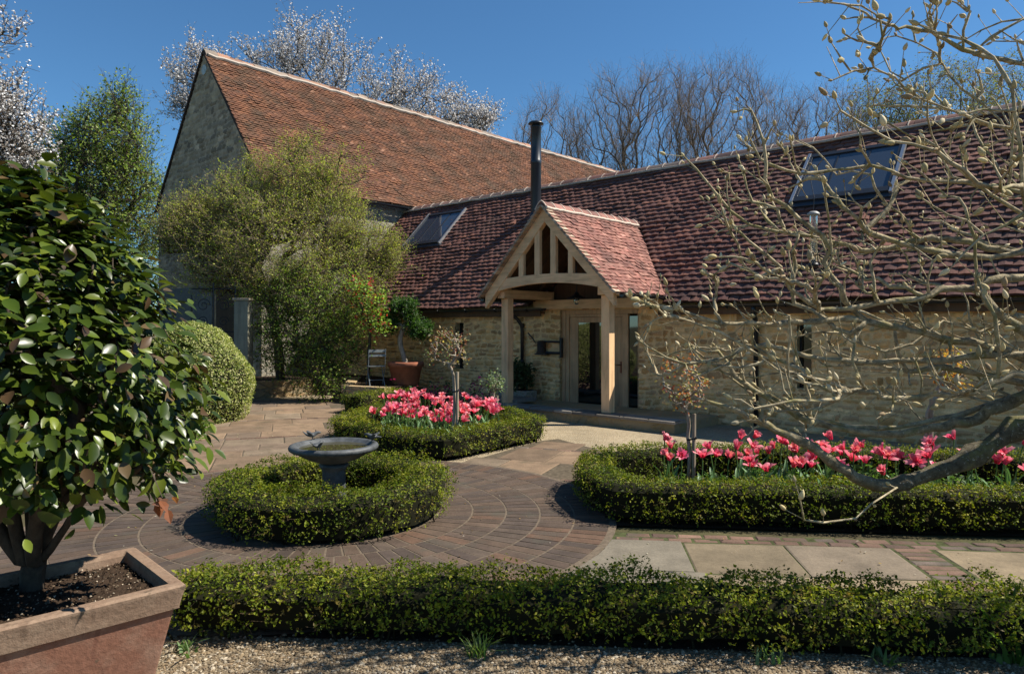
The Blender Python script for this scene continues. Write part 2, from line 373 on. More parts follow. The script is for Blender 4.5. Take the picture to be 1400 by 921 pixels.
def circle_paving():
    S = Soup(); rg = np.random.default_rng(3)
    r0s = [1.03, 1.36, 1.69, 2.02, 2.35]
    for r0 in r0s:
        n = int(2 * PI * (r0 + .16) / .125)
        a0 = rg.uniform(0, 1)
        for i in range(n):
            a = (i + a0) * 2 * PI / n; da = 2 * PI / n
            g = .008
            lo, hi = a + g / r0, a + da - g / r0
            ri, ro = r0 + .010, r0 + .320
            z = .0245 + rg.normal(0, .0007); t1, t2 = rg.normal(0, .0005, 2)
            q = [(ri, lo, z + t1), (ri, hi, z - t1), (ro, hi, z + t2), (ro, lo, z - t2)]
            top = [(CC[0] + r * math.cos(b), CC[1] + r * math.sin(b), zz) for r, b, zz in q]
            bot = [(CC[0] + (r + (-.004 if r > r0 + .1 else -.004) * 0) * math.cos(b), CC[1] + r * math.sin(b), .004) for r, b, zz in q]
            c = palette(rg, 1, [(0.086, 0.060, 0.044), (0.097, 0.066, 0.046), (0.075, 0.055, 0.043), (0.114, 0.068, 0.044), (0.094, 0.069, 0.051)], [.3, .25, .25, .08, .12], .10)[0]
            S.add(top + bot, [(0, 1, 2, 3), (0, 4, 5, 1), (1, 5, 6, 2), (2, 6, 7, 3), (3, 7, 4, 0)], c)
    tag(S.build('brick_paving', BRICKP), kind='structure')
    ang = np.linspace(0, 2 * PI, 72, endpoint=False)
    sheet('pavement_bed', [(CC[0] + 2.74 * math.cos(a), CC[1] + 2.74 * math.sin(a)) for a in ang], .0215, JOINT)
circle_paving()
def inside(poly, p):
    c = False; n = len(poly)
    for i in range(n):
        (x1, y1), (x2, y2) = poly[i], poly[(i + 1) % n]
        if (y1 > p[1]) != (y2 > p[1]) and p[0] < (x2 - x1) * (p[1] - y1) / (y2 - y1) + x1: c = not c
    return c
def flags(name, rects, m, cols, origin, ang, w=None, gap=.008, z=.018, rg=None, clip=None, jit=.1):
    """rects (u0,v0,u1,v1) in a rotated frame; one flat stone each with a slight tilt and worn edge"""
    S = Soup(); rg = rg or np.random.default_rng(11); ca, sa = math.cos(ang), math.sin(ang)
    for (u0, v0, u1, v1) in rects:
        cu, cv = (u0 + u1) / 2, (v0 + v1) / 2
        cx, cy = origin[0] + cu * ca - cv * sa, origin[1] + cu * sa + cv * ca
        if clip and not clip((cx, cy)): continue
        zz = z + rg.normal(0, .0015); ins = .012
        lp = [(u0 + gap, v0 + gap), (u1 - gap, v0 + gap), (u1 - gap, v1 - gap), (u0 + gap, v1 - gap)]
        up = [(u0 + gap + ins, v0 + gap + ins), (u1 - gap - ins, v0 + gap + ins), (u1 - gap - ins, v1 - gap - ins), (u0 + gap + ins, v1 - gap - ins)]
        t = rg.normal(0, .002, 4)
        V = [(u, v, .006) for u, v in lp] + [(u + rg.normal(0, .004), v + rg.normal(0, .004), zz - .006) for u, v in lp] + [(u, v, zz + q) for (u, v), q in zip(up, t)]
        V = [(origin[0] + u * ca - v * sa, origin[1] + u * sa + v * ca, h) for u, v, h in V]
        Fq = [(8, 9, 10, 11)] + [(i + 4, (i + 1) % 4 + 4, (i + 1) % 4 + 8, i + 8) for i in range(4)] + [(i, (i + 1) % 4, (i + 1) % 4 + 4, i + 4) for i in range(4)]
        S.add(V, Fq, palette(rg, 1, cols, w, jit)[0])
    return tag(S.build(name, m), kind='structure')
# slab row along the right-hand bed
o_ = np.array([.80, 5.16])
rects = []
xs = [0.02, .56, 1.39, 2.24]
def cut_slab(u0, v0, u1, v1, c, r=2.735):
    m = MB(); m.cur = c; pts = []
    edge = [(u0, v1 + (v0 - v1) * k / 14) for k in range(15)] + [(u1, v0), (u1, v1)]
    for u, v in edge:
        p = o_ + E1 * u + E2 * v; g = 0
        while np.hypot(*(p - CC)) < r and g < 400: p = p + E1 * .01; g += 1
        pts.append(p)
    m.prism(pts, .006, .0255); tag(m.build('stone_path', SLAB, None, bevel=.004), kind='structure')
cut_slab(-.9, .11, .55, .85, (.18, .155, .115)); cut_slab(-1.3, -.75, .62, .1, (.17, .147, .11))
for i in range(1, 3): rects.append((xs[i], .11, xs[i + 1], .85))
for x in (2.58, 3.42, 4.26, 5.1): rects.append((x, .11, x + .83, .85))
for x, x2 in ((.63, 1.3), (1.31, 2.25), (2.58, 3.49), (3.5, 4.4)): rects.append((x, -.75, x2, .1))
out_circle = lambda p: np.hypot(p[0] - CC[0], p[1] - CC[1]) > 2.72
SLABC = [(0.202, 0.158, 0.100), (0.228, 0.175, 0.109), (0.172, 0.136, 0.096)]
flags('stone_path', rects, SLAB, SLABC, o_, ROW, None, .006, .018, np.random.default_rng(4), lambda p: np.hypot(p[0] - CC[0], p[1] - CC[1]) > 2.9)
BR = [(.14, .085, .06), (.115, .073, .055), (.115, .088, .07), (.165, .10, .07)]
rects = [(x, .86, x + .215, .97) for x in np.arange(.0, 6.4, .222)] + [(x, .975, x + .215, 1.085) for x in np.arange(.1, 6.4, .222)]
rects += [(2.26, y, 2.56, y + .1) for y in np.arange(-.7, .85, .105)]
flags('brick_edging', rects, BRICKP, BR, o_, ROW, None, .005, .016, np.random.default_rng(5), out_circle, .2)
sheet('path_bed', [tuple(o_ + E1 * a + E2 * b) for a, b in ((-.75, -.8), (6.4, -.8), (6.4, 1.1), (.02, 1.1))], .0115, MOSSJ)
# sandstone flags: path to the barn and path to the porch
SANDC = [(0.189, 0.130, 0.083), (0.207, 0.141, 0.088), (0.171, 0.123, 0.085), (0.194, 0.145, 0.098)]
pl1 = [(-4.3, 8.0), (-2.3, 9.2), (-2.95, 11.2), (-3.5, 14.5), (-4.15, 17.8), (-6.45, 17.2), (-6.0, 14.0), (-5.2, 11.0)]
pl2 = [(-.75, 9.25), (.75, 8.0), (.75, 8.9), (1.5, 10.0), (.75, 11.4), (.45, 11.2)]
def flag_grid(rg, u0, u1, v0, v1):
    out = []; v = v0
    while v < v1:
        hh = rg.choice([.5, .62, .75, .9]); u = u0 - rg.uniform(0, .5)
        while u < u1:
            ww = rg.choice([.55, .7, .9, 1.1]); out.append((u, v, u + ww, v + hh)); u += ww
        v += hh
        if rg.random() < .45:
            u = u0
            while u < u1: out.append((u, v, u + .22, v + .1)); u += .222
            v += .1
    return out
for nm, poly, og, ag, sd in (('stone_path', pl1, (-4.3, 8.0), R(18), 21), ('stone_path', pl2, (-.9, 9.0), R(-22), 22)):
    rg = np.random.default_rng(sd); rr = flag_grid(rg, -3.5, 4.5, -1.5, 11)
    keep = lambda p, poly=poly: inside(poly, p) and out_circle(p)
    big = [r for r in rr if r[3] - r[1] > .2]; br = [r for r in rr if r[3] - r[1] <= .2]
    flags(nm, big, SANDST, SANDC, og, ag, None, .006, .02, rg, keep)
    flags('brick_edging', br, BRICKP, BR, og, ag, None, .004, .02, rg, keep, .2)
    sheet('path_bed', poly, .0125 if sd == 21 else .0135, DARKJ)
sheet('bed_soil', [(.75, 6.45), (6.8, 5.9), (6.8, 7.9), (3, 8.7), (.7, 8.3)], .02, SOIL)
sheet('bed_soil', [(-2.8, 11.2), (-.95, 9.5), (.42, 11.2), (-.3, 12.9), (-2.4, 13.8)], .021, SOIL)
sheet('bed_soil', [(CC[0] + 1.06 * math.cos(a), CC[1] + 1.06 * math.sin(a)) for a in np.linspace(0, 2 * PI, 40, endpoint=False)], .02, SOIL)
sheet('bed_soil', [(-2.5, 4.22), (5.2, 3.72), (5.2, 4.35), (-2.5, 4.75)], .014, SOIL)
sheet('bed_soil', [(-12, 4.6), (-4.9, 5.2), (-4.75, 7.6), (-5.6, 11), (-6.6, 15), (-8, 18), (-14, 18)], .012, SOIL)
def pebbles():
    S = Soup(); rg = np.random.default_rng(9); n = 17000
    P = np.stack([rg.uniform(-2.3, 3.2, n), rg.uniform(3.3, 4.25, n), np.full(n, .010)], 1)
    P = P[P[:, 1] < 4.06 - .075 * P[:, 0] + rg.normal(0, .05, n)]; n = len(P)
    t = (1 + 5 ** .5) / 2
    V0 = unit(np.array([(0, 0, 1), (.9, 0, .3), (.28, .85, .3), (-.72, .53, .3), (-.72, -.53, .3), (.28, -.85, .3), (.6, .5, -.5), (-.6, .5, -.5), (-.2, -.7, -.5)], float))
    F0 = np.array([(0, 1, 2), (0, 2, 3), (0, 3, 4), (0, 4, 5), (0, 5, 1), (1, 6, 2), (2, 7, 3), (2, 6, 7), (3, 7, 4), (4, 8, 5), (5, 8, 1), (4, 7, 8), (1, 8, 6)])
    sz = rg.gamma(6, .00095, n) + .0025
    a = rg.uniform(0, 2 * PI, n); ca, sa = np.cos(a), np.sin(a)
    sx = (sz * rg.uniform(.8, 1.6, n))[:, None]; sy = (sz * rg.uniform(.7, 1.1, n))[:, None]; szz = (sz * rg.uniform(.45, .9, n))[:, None]
    v = V0[None] * (1 + rg.normal(0, .12, (n, len(V0), 1)))
    x = v[..., 0] * sx; y = v[..., 1] * sy
    V = np.stack([P[:, :1] + x * ca[:, None] - y * sa[:, None], P[:, 1:2] + x * sa[:, None] + y * ca[:, None], P[:, 2:] + v[..., 2] * szz], -1)
    F = (np.arange(n) * len(V0))[:, None, None] + F0[None]
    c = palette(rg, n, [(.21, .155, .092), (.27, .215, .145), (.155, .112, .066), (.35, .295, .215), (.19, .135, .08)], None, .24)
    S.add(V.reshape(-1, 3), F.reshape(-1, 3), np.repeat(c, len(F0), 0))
    tag(S.build('gravel_stones', PEBBLE), 'loose buff gravel stones in front of the low box hedge', 'gravel', kind='stuff')
pebbles()

# ------------------------------------------------------------ roof tiles
def tiles(S, O, U, Vv, L, H, gauge, width, rg, cols, w=None, thick=.026, keep=None, sag=.02, seed=1, camber=.006, jit=.2, flip=False):
    """clay tiles laid in courses on the plane O + u U + v Vv"""
    O, U, Vv = (np.asarray(q, float) for q in (O, U, Vv)); N = unit(np.cross(U, Vv))
    if flip: N = -N
    rows = int(H / gauge); nt = int(L / width)
    u, v = np.meshgrid(np.arange(nt + 1), np.arange(rows), indexing='xy')
    u0 = (u - .5 * (v % 2)) * width; v0 = v * gauge
    u0 = u0.ravel() + rg.normal(0, .004, u0.size); v0 = v0.ravel() + rg.normal(0, .006, v0.size)
    k = (u0 > -width) & (u0 < L)
    if keep is not None: k &= keep(u0 + width / 2, v0 + gauge / 2)
    u0, v0 = u0[k], v0[k]; n = len(u0)
    du = np.array([0.004, .5 * width, width - .004]); tl = gauge * 1.45
    uu = u0[:, None] + du[None]; uu = np.clip(uu, -.02, L + .02)
    h = wave(np.stack([u0, v0], 1), 1.1, seed) * sag + wave(np.stack([u0, v0], 1), 3.1, seed + 5) * sag * .25
    lift = h + rg.normal(0, .0045, n); roll = rg.normal(0, .004, n)
    cam = np.array([0, camber, 0])
    def pos(a, b, c): return O + a[..., None] * U + b[..., None] * Vv + c[..., None] * N
    roll3 = np.stack([-roll, 0 * roll, roll], 1)
    hb = lift[:, None] + thick + cam[None] + roll3
    lo = np.repeat(v0[:, None], 3, 1)
    sk = rg.normal(0, .004, n); lo = lo + np.stack([-sk, 0 * sk, sk], 1)
    top = pos(uu, lo, hb); back = pos(uu, lo + tl, lift[:, None] * 1.0 + .002 + cam[None]); bot = pos(uu, lo, hb - thick * .85)
    V = np.concatenate([top, back, bot], 1).reshape(-1, 3)   # 0-2 top, 3-5 back, 6-8 bottom edge
    b = (np.arange(n) * 9)[:, None, None]
    F0 = np.array([(0, 1, 4, 3), (1, 2, 5, 4), (6, 7, 1, 0), (7, 8, 2, 1), (6, 0, 3, 3), (8, 5, 2, 2)])
    Fq = (b + F0[None, :4]).reshape(-1, 4); Ft = (b + np.array([(6, 0, 3), (2, 8, 5)])[None]).reshape(-1, 3)
    c = palette(rg, n, cols, w, jit)
    S.add(V, Fq, np.repeat(c, 4, 0)); S.V.append(np.zeros((0, 3)))
    S.F[3].append(Ft + S.n - len(V)); S.C[3].append(np.repeat(c, 2, 0).astype(np.float32))
def ridge_line(mb, p0, p1, half, drop, rg, seg=.42, cols=((.19, .085, .06),), lump=.012):
    p0 = Vector(p0); p1 = Vector(p1); d = (p1 - p0); L = d.length; d.normalize(); side = d.cross(Vector((0, 0, 1))).normalized()
    n = max(1, int(L / seg)); k = 7
    for i in range(n):
        a = p0 + d * (i * L / n + .006); b = p0 + d * ((i + 1) * L / n - .006)
        z = rg.normal(0, lump * .5); vs = []
        for q, e in ((a, 0), (b, .004)):
            for j in range(k):
                t = (j / (k - 1) - .5) * 2
                vs.append(q + side * (t * half) + Vector((0, 0, z + e + .02 - drop * abs(t) ** 1.5)))
        for q in (a, b):
            for j in range(k):
                t = (j / (k - 1) - .5) * 2
                vs.append(q + side * (t * half) + Vector((0, 0, z - .03 - drop * abs(t) ** 1.5)))
        mb.cur = tuple(palette(rg, 1, cols, None, .18)[0])
        fs = [(j, j + 1, k + j + 1, k + j) for j in range(k - 1)] + [(j + 2*k, j + 2*k + 1, j + 1, j) for j in range(k - 1)]
        fs += [(j + k, j + k + 1, j + 3*k + 1, j + 3*k) for j in range(k - 1)] + [(0, k, 3*k, 2*k), (2*k-1, k-1, 3*k-1, 4*k-1)]
        mb.add(vs, fs)

# ------------------------------------------------------------ cottage wing with its porch
house = empty('cottage', (HP[0], HP[1], 0), 'long low stone cottage with red tiled roof and oak gabled porch', 'house', None, HA)
TP = math.tan(R(46)); CP, SP = math.cos(R(46)), math.sin(R(46))
WX0, WX1, RW = -10.1, 13.0, 3.1
EZ = 2.30                                          # top of the tiles at the eave, y = -.3
def roofz(y): return EZ + (y + .3) * TP
def wall_face(mb, xs0, xs1, z0, z1, openings, y=0.0, depth=.22):
    xs = sorted({xs0, xs1, *[o[0] for o in openings], *[o[1] for o in openings]}); zs = sorted({z0, z1, *[o[2] for o in openings], *[o[3] for o in openings]})
    for i in range(len(xs) - 1):
        for j in range(len(zs) - 1):
            cx, cz = (xs[i] + xs[i+1]) / 2, (zs[j] + zs[j+1]) / 2
            if any(o[0] < cx < o[1] and o[2] < cz < o[3] for o in openings): continue
            mb.add([(xs[i], y, zs[j]), (xs[i+1], y, zs[j]), (xs[i+1], y, zs[j+1]), (xs[i], y, zs[j+1])], [(0, 1, 2, 3)])
    for (a, b, c, d) in openings:
        e = y + depth
        mb.add([(a, y, c), (a, e, c), (a, e, d), (a, y, d)], [(0, 1, 2, 3)]); mb.add([(b, y, c), (b, e, c), (b, e, d), (b, y, d)], [(3, 2, 1, 0)])
        mb.add([(a, y, d), (b, y, d), (b, e, d), (a, e, d)], [(0, 1, 2, 3)]); mb.add([(a, y, c), (b, y, c), (b, e, c), (a, e, c)], [(3, 2, 1, 0)])
STONEM = m_slab('wall_stone', .95, None, 12)
def masonry(name, x0, x1, z0, z1, y0, res, openings, seed, tones, mortar, parent, relief=.03, clip=None, rows=(.065, .145), wid=(.10, .34), joint=.012, back=1):
    """coursed rubble built as relief: every stone its own bulge, tone and size"""
    rg = np.random.default_rng(seed); nx, nz = int((x1 - x0) / res), int((z1 - z0) / res)
    gx = np.linspace(x0, x1, nx + 1); gz = np.linspace(z0, z1, nz + 1); X, Z = np.meshgrid(gx, gz)
    P2 = np.stack([X, Z], -1); wx = X + .05 * wave(P2, 4.0, seed) + .014 * wave(P2, 19., seed + 1); wz = Z + .05 * wave(P2, 3.2, seed + 2) + .013 * wave(P2, 17., seed + 3)
    rb = [z0 - .3]
    while rb[-1] < z1 + .3: rb.append(rb[-1] + rg.uniform(*rows))
    rb = np.array(rb); ri = np.clip(np.searchsorted(rb, wz) - 1, 0, len(rb) - 2); dz = np.minimum(wz - rb[ri], rb[ri + 1] - wz)
    dx = np.full(X.shape, 9.0); sid = np.zeros(X.shape, int); base = 0
    for r in range(len(rb) - 1):
        m_ = ri == r
        cb_ = [x0 - .5]
        while cb_[-1] < x1 + .5: cb_.append(cb_[-1] + rg.uniform(*wid))
        cb_ = np.array(cb_); q = wx[m_] + .25 * (wz[m_] - rb[r]) * np.sign(np.sin(r * 7.3)); ci = np.clip(np.searchsorted(cb_, q) - 1, 0, len(cb_) - 2)
        dx[m_] = np.minimum(q - cb_[ci], cb_[ci + 1] - q); sid[m_] = base + ci; base += len(cb_)
    d = np.minimum(dx, dz) + .006 * wave(P2, 40., seed + 4); k = np.clip((d - joint) / .03, 0, 1); k = k * k * (3 - 2 * k)
    hgt = rg.uniform(.35, 1.0, base)[sid] * k * relief + .004 * wave(P2, 26., seed + 5) * k + rg.normal(0, .0016, X.shape)
    V = np.stack([X, y0 - hgt * back, Z], -1).reshape(-1, 3); ii = np.arange((nx + 1) * (nz + 1)).reshape(nz + 1, nx + 1)
    F = np.stack([ii[:-1, :-1], ii[:-1, 1:], ii[1:, 1:], ii[1:, :-1]], -1).reshape(-1, 4)
    cx = (X[:-1, :-1] + X[1:, 1:]).ravel() / 2; cz = (Z[:-1, :-1] + Z[1:, 1:]).ravel() / 2; keep = np.ones(len(F), bool)
    for a, b, c, e in openings: keep &= ~((cx > a) & (cx < b) & (cz > c) & (cz < e))
    if clip is not None: keep &= clip(cx, cz)
    tc = palette(rg, base, tones, None, .16); kk = ((k[:-1, :-1] + k[1:, 1:]) / 2).ravel()[:, None]; f = (kk > .30) * 1.0
    C = tc[sid[:-1, :-1].ravel()] * f + np.array(mortar) * (1 - f)
    return mesh_np(name, V, [F[keep]], STONEM, parent, [C[keep]], True)
SLITS = [(-4.45, -4.15, .76, 1.92), (4.13, 4.38, .77, 1.91)]
DOOR = (-1.07, .97, 0.02, 2.2)
mb = MB(); wall_face(mb, WX0, WX1, -.05, 2.36, SLITS + [DOOR], .012)
mb.box((WX0, .5, -.05), (WX1, 6.2, 2.3))           # the dark body of the building behind the openings
mb.box((WX1 - .4, .0, -.05), (WX1, .5, 2.3))
wl_ = mb.build('wall', RUBBLE, house)
masonry('stone_facing', WX0, WX1, -.04, 2.3, 0.0, .021, SLITS + [DOOR], 900, [(.60, .33, .125), (.74, .45, .185), (.48, .28, .13), (.80, .53, .26), (.68, .39, .16), (.58, .37, .19)], (.74, .50, .25), wl_, .04)
for (a, b, c, d) in SLITS:
    m = MB(); m.box((a, .15, c), (a + .03, .2, d)); m.box((b - .03, .15, c), (b, .2, d)); m.box((a + .03, .15, d - .03), (b - .03, .2, d)); m.box((a + .03, .15, c), (b - .03, .2, c + .03))
    w = m.build('window_frame', IRON, house)
    m = MB(); m.box((a + .03, .165, c + .03), (b - .03, .185, d - .03)); m.build('pane', GLASS, w)
# main roof
RG = np.random.default_rng(31)
WING_C = [(.17, .075, .057), (.15, .066, .053), (.195, .084, .06), (.125, .059, .05), (.25, .11, .075)]
def under_porch(u, v):
    x = WX0 + u; y = -.3 + v * CP; z = roofz(y)
    pz = 4.22 - abs(x + .05) * 1.036
    return ~((pz > z + .02) & (np.abs(x + .05) < 1.67)) & ~((np.abs(x + .05) < 1.4) & (y < .1))
S = Soup(); SL = (RW + .3) / CP
tiles(S, (WX0, -.3, EZ - .02), (1, 0, 0), (0, CP, SP), WX1 - WX0, SL, .152, .19, RG, WING_C, [.36, .28, .18, .13, .05], .044, under_porch, .022, 3, .010, .08)
roof = S.build('roof', TILE, house)
m = MB(); zt = roofz(RW)                            # battens and boards under the tiles, so no light leaks
def slope_pts(x, y, dz): return (x, y, roofz(y) - .045 + dz)
def deck(m, x0, x1, ylo):
    m.add([slope_pts(x0, ylo, 0), slope_pts(x1, ylo, 0), slope_pts(x1, RW, 0), slope_pts(x0, RW, 0)], [(0, 1, 2, 3)])
deck(m, WX0, -1.75, -.28); deck(m, 1.65, WX1, -.28); deck(m, -1.75, 1.65, .12)
m.add([(WX0, RW, zt - .045), (WX1, RW, zt - .045), (WX1, 6.5, EZ - .05), (WX0, 6.5, EZ - .05)], [(0, 1, 2, 3)])
m.add([(WX1, -.2, 2.3), (WX1, 6.4, 2.3), (WX1, RW, zt - .05)], [(0, 1, 2)])
m.build('roof_deck', DARKWOOD, house)
m = MB(); ridge_line(m, (WX0, RW, zt + .02), (WX1, RW, zt + .02), .17, .13, RG, .45, ((.15, .075, .06), (.19, .09, .07), (.12, .07, .06)))
rd = m.build('ridge_tile', RIDGE, roof)
m = MB()
for i in range(int((WX1 - WX0) / .45)):
    x = WX0 + i * .45 + RG.normal(0, .01); m.tube([(x, RW + t * .17, zt + .045 - .13 * abs(t) ** 1.5 + .0) for t in np.linspace(-1, 1, 9)], .013, 5)
m.cur = (.3, .27, .24)
for s in (-1,): m.tube([(x, RW + s * .185, zt - .115 + RG.normal(0, .006)) for x in np.arange(WX0, WX1, .3)], .035, 5)
m.build('mortar_joint', MORTAR, roof)
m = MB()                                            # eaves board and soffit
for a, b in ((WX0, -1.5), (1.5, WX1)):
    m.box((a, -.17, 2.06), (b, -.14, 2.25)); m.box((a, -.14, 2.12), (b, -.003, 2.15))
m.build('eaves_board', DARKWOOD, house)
def gutter(name, p0, p1, parent, r=.06, m_=BLACKP, brackets=0, out=(0, -1, 0)):
    m = MB(); p0 = Vector(p0); p1 = Vector(p1); d = (p1 - p0).normalized(); o = Vector(out); k = 9
    for rr, s in ((r, 1), (r - .006, -1)):
        vs = [q + o * (math.cos(a) * rr) + Vector((0, 0, -math.sin(a) * rr)) for q in (p0, p1) for a in np.linspace(0, PI, k)]
        m.add(vs, [(j, j + 1, k + j + 1, k + j)[::s] for j in range(k - 1)])
    for q in (p0, p1): m.add([q + o * (math.cos(a) * r) + Vector((0, 0, -math.sin(a) * r)) for a in np.linspace(0, PI, k)], [tuple(range(k))])
    if brackets:
        L = (p1 - p0).length
        for i in range(brackets):
            c = p0 + d * (L * (i + .5) / brackets)
            m.tube([c + o * (math.cos(a) * (r + .008)) + Vector((0, 0, -math.sin(a) * (r + .008))) for a in np.linspace(-.1, PI + .1, 9)], .012, 5)
    return m.build(name, m_, parent, True)
gutter('gutter', (WX0, -.36, 2.235), (-1.22, -.36, 2.235), house, brackets=9)
gutter('gutter', (1.45, -.36, 2.235), (WX1, -.36, 2.235), house, brackets=11)
m = MB(); m.tube([(-2.25, -.34, 2.2), (-2.25, -.34, 2.12), (-2.17, -.2, 2.0), (-2.13, -.1, 1.86), (-2.13, -.075, 1.75), (-2.13, -.075, .25)], .042, 10)
m.tube([(-2.13, -.075, 1.8), (-2.13, -.075, 1.9)], .055, 10); m.tube([(-2.13, -.075, 1.0), (-2.13, -.075, 1.06)], .052, 10)
m.build('downpipe', BLACKP, house, True)
m = MB(); m.tube([(3.5, -.34, 2.2), (3.5, -.34, 2.12), (3.47, -.2, 2.0), (3.44, -.08, 1.86), (3.44, -.075, .05)], .045, 10); m.tube([(3.44, -.075, 1.75), (3.44, -.075, 1.82)], .055, 10)
m.build('downpipe', BLACKP, house, True)
# roof windows
for i, (x0, x1, y0, y1) in enumerate(((-8.45, -6.79, 1.64, 2.66), (3.48, 5.24, 1.6, 2.62))):
    def q(x, y, dz): return Vector((x, y - SP * dz, roofz(y) + CP * dz))
    m = MB(); t = .10
    def rim(m, a, b, c, d, lo=-.02, hi=.085):
        vs = [q(a, c, lo), q(b, c, lo), q(b, d, lo), q(a, d, lo), q(a, c, hi), q(b, c, hi), q(b, d, hi), q(a, d, hi)]
        m.add(vs, [(0,3,2,1),(4,5,6,7),(0,1,5,4),(1,2,6,5),(2,3,7,6),(3,0,4,7)])
    rim(m, x0, x1, y0 - .05, y0 + .045); rim(m, x0, x1, y1 - .07, y1); rim(m, x0, x0 + .08, y0 + .048, y1 - .073); rim(m, x1 - .08, x1, y0 + .048, y1 - .073)
    rim(m, x0 - .1, x1 + .1, y0 - .14, y0 - .053, -.02, .045)
    fr = m.build('roof_window', LEAD, house, bevel=.006)
    m = MB(); rim(m, x1 - .02, x1 + .035, y0 - .08, y1 + .02, .02, .093); m.build('flashing', WHITEMETAL, fr)
    m = MB(); rim(m, x0 - .035, x0 + .02, y0 - .08, y1 + .02, .02, .093); m.build('flashing', WHITEMETAL, fr)
    m = MB(); rim(m, x0 + .082, x1 - .082, y0 + .05, y1 - .075, .0, .055); m.build('pane', SKYGLASS, fr)
    m = MB()
    for k in (1, 2): xx = x0 + (x1 - x0) * k / 3; rim(m, xx - .015, xx + .015, y0 + .05, y1 - .075, .058, .066)
    m.build('glazing_bar', LEAD, fr)
# flue
fx, fy = -3.59, 2.16; fz0, fz1 = roofz(fy) - .25, 7.32
m = MB(); m.lathe([(.14, fz0), (.14, 6.2), (.147, 6.21), (.147, 6.3), (.14, 6.31), (.14, fz1 - .14), (.15, fz1 - .13), (.15, fz1 - .1), (.0, fz1 - .1)], (fx, fy, 0), 20)
fl = m.build('flue', FLUE, house, True)
m = MB(); m.lathe([(.0, fz1 - .095), (.12, fz1 - .095), (.12, fz1 - .05), (.205, fz1 - .045), (.21, fz1 - .02), (.17, fz1 + .02), (.0, fz1 + .045)], (fx, fy, 0), 20)
m.build('flue_cowl', FLUE, fl, True)
m = MB(); m.lathe([(.155, fz0 + .28), (.26, fz0 + .02), (.28, fz0 - .1)], (fx, fy - .02, 0), 16); m.build('flue_collar', LEAD, fl, True)
# door and side light
m = MB(); y0, y1 = .06, .15; a, b, c, d = DOOR
m.box((a + .003, y0, c), (a + .10, y1, d - .003)); m.box((b - .075, y0, c), (b - .003, y1, d - .003)); m.box((a + .103, y0, d - .10), (b - .078, y1, d - .003)); m.box((.52, y0, c), (.66, y1, d - .103))
m.box((a + .103, y0 + .01, c), (a + .19, y1 - .01, d - .103)); m.box((a + .193, y0 + .02, d - .16), (.517, y1 - .01, d - .103))
m.build('door_frame', OAKD, house, bevel=.006)
m = MB(); m.box((a + .195, .1, .04), (a + .42, .14, d - .165)); m.box((.30, .1, .04), (.515, .14, d - .165)); m.box((a + .423, .1, d - .28), (.297, .14, d - .165)); m.box((a + .423, .1, .04), (.297, .14, .075))
door = m.build('door', OAKD, house, bevel=.006)
m = MB(); m.box((a + .425, .115, .078), (.295, .13, d - .283)); m.build('pane', GLASS, door)
m = MB(); m.box((.45, .085, .86), (.49, .098, 1.1)); m.tube([(.47, .085, 1.03), (.47, .05, 1.03), (.36, .045, 1.03)], .011, 8); m.build('door_handle', m_plain('bronze_handle', (.25, .09, .05), .4, .5, .7), door)
m = MB(); m.box((.663, .1, .03), (b - .08, .125, d - .15)); m.build('side_light', GLASS, house)
# porch timbers
PXC = -.05; PF = -1.9
for x in (-1.33, 1.20):
    m = MB(); m.box((x - .09, -1.55, .232), (x + .09, -1.37, 2.415)); m.build('porch_post', OAKZ, house, bevel=.008)
for x in (-1.33, 1.20):
    m = MB(); m.box((x - .095, -1.66, 2.418), (x + .095, -.003, 2.60)); m.build('wall_plate', OAKY, house, bevel=.008)
m = MB(); m.box((-1.75, -.13, 2.215), (1.65, -.004, 2.42)); m.build('lintel', OAKX, house, bevel=.008)
GY0, GY1 = -1.80, -1.68                             # gable frame thickness
apx, eav, pit = 4.22, 1.70, 1.036
def gz(x): return apx - abs(x - PXC) * pit
for s in (-1, 1):                                   # principal rafters
    m = MB(); off = .065; w = .2
    def pr(x, dz, y): return (PXC + s * x, y, gz(PXC + x) - off - dz)
    vs = [pr(0, 0, GY0), pr(1.60, 0, GY0), pr(1.60, w * 1.44, GY0), pr(0, w * 1.44, GY0)]
    vs += [(p[0], GY1, p[2]) for p in vs]
    fs = [(0, 1, 2, 3), (7, 6, 5, 4), (0, 4, 5, 1), (1, 5, 6, 2), (2, 6, 7, 3), (3, 7, 4, 0)]
    if s > 0: fs = [f[::-1] for f in fs]
    m.add(vs, fs); m.build('principal_rafter', OAKX, house, bevel=.006)
m = MB(); n = 16; vs = []                           # arched tie beam
for y in (GY0 + .012, GY1 - .012):
    for i in range(n + 1):
        t = i / n; x = PXC - 1.24 + 2.48 * t; arch = .12 * (1 - (2 * t - 1) ** 2)
        vs += [(x, y, 2.56 + arch), (x, y, min(2.79 + arch * .55, gz(x) - .24))]
k = 2 * (n + 1); fs = []
for i in range(n):
    j = 2 * i
    fs += [(j, j + 2, j + 3, j + 1), (k + j + 1, k + j + 3, k + j + 2, k + j), (j, k + j, k + j + 2, j + 2), (j + 1, j + 3, k + j + 3, k + j + 1)]
m.add(vs, fs); m.build('tie_beam', OAKX, house, bevel=.005)
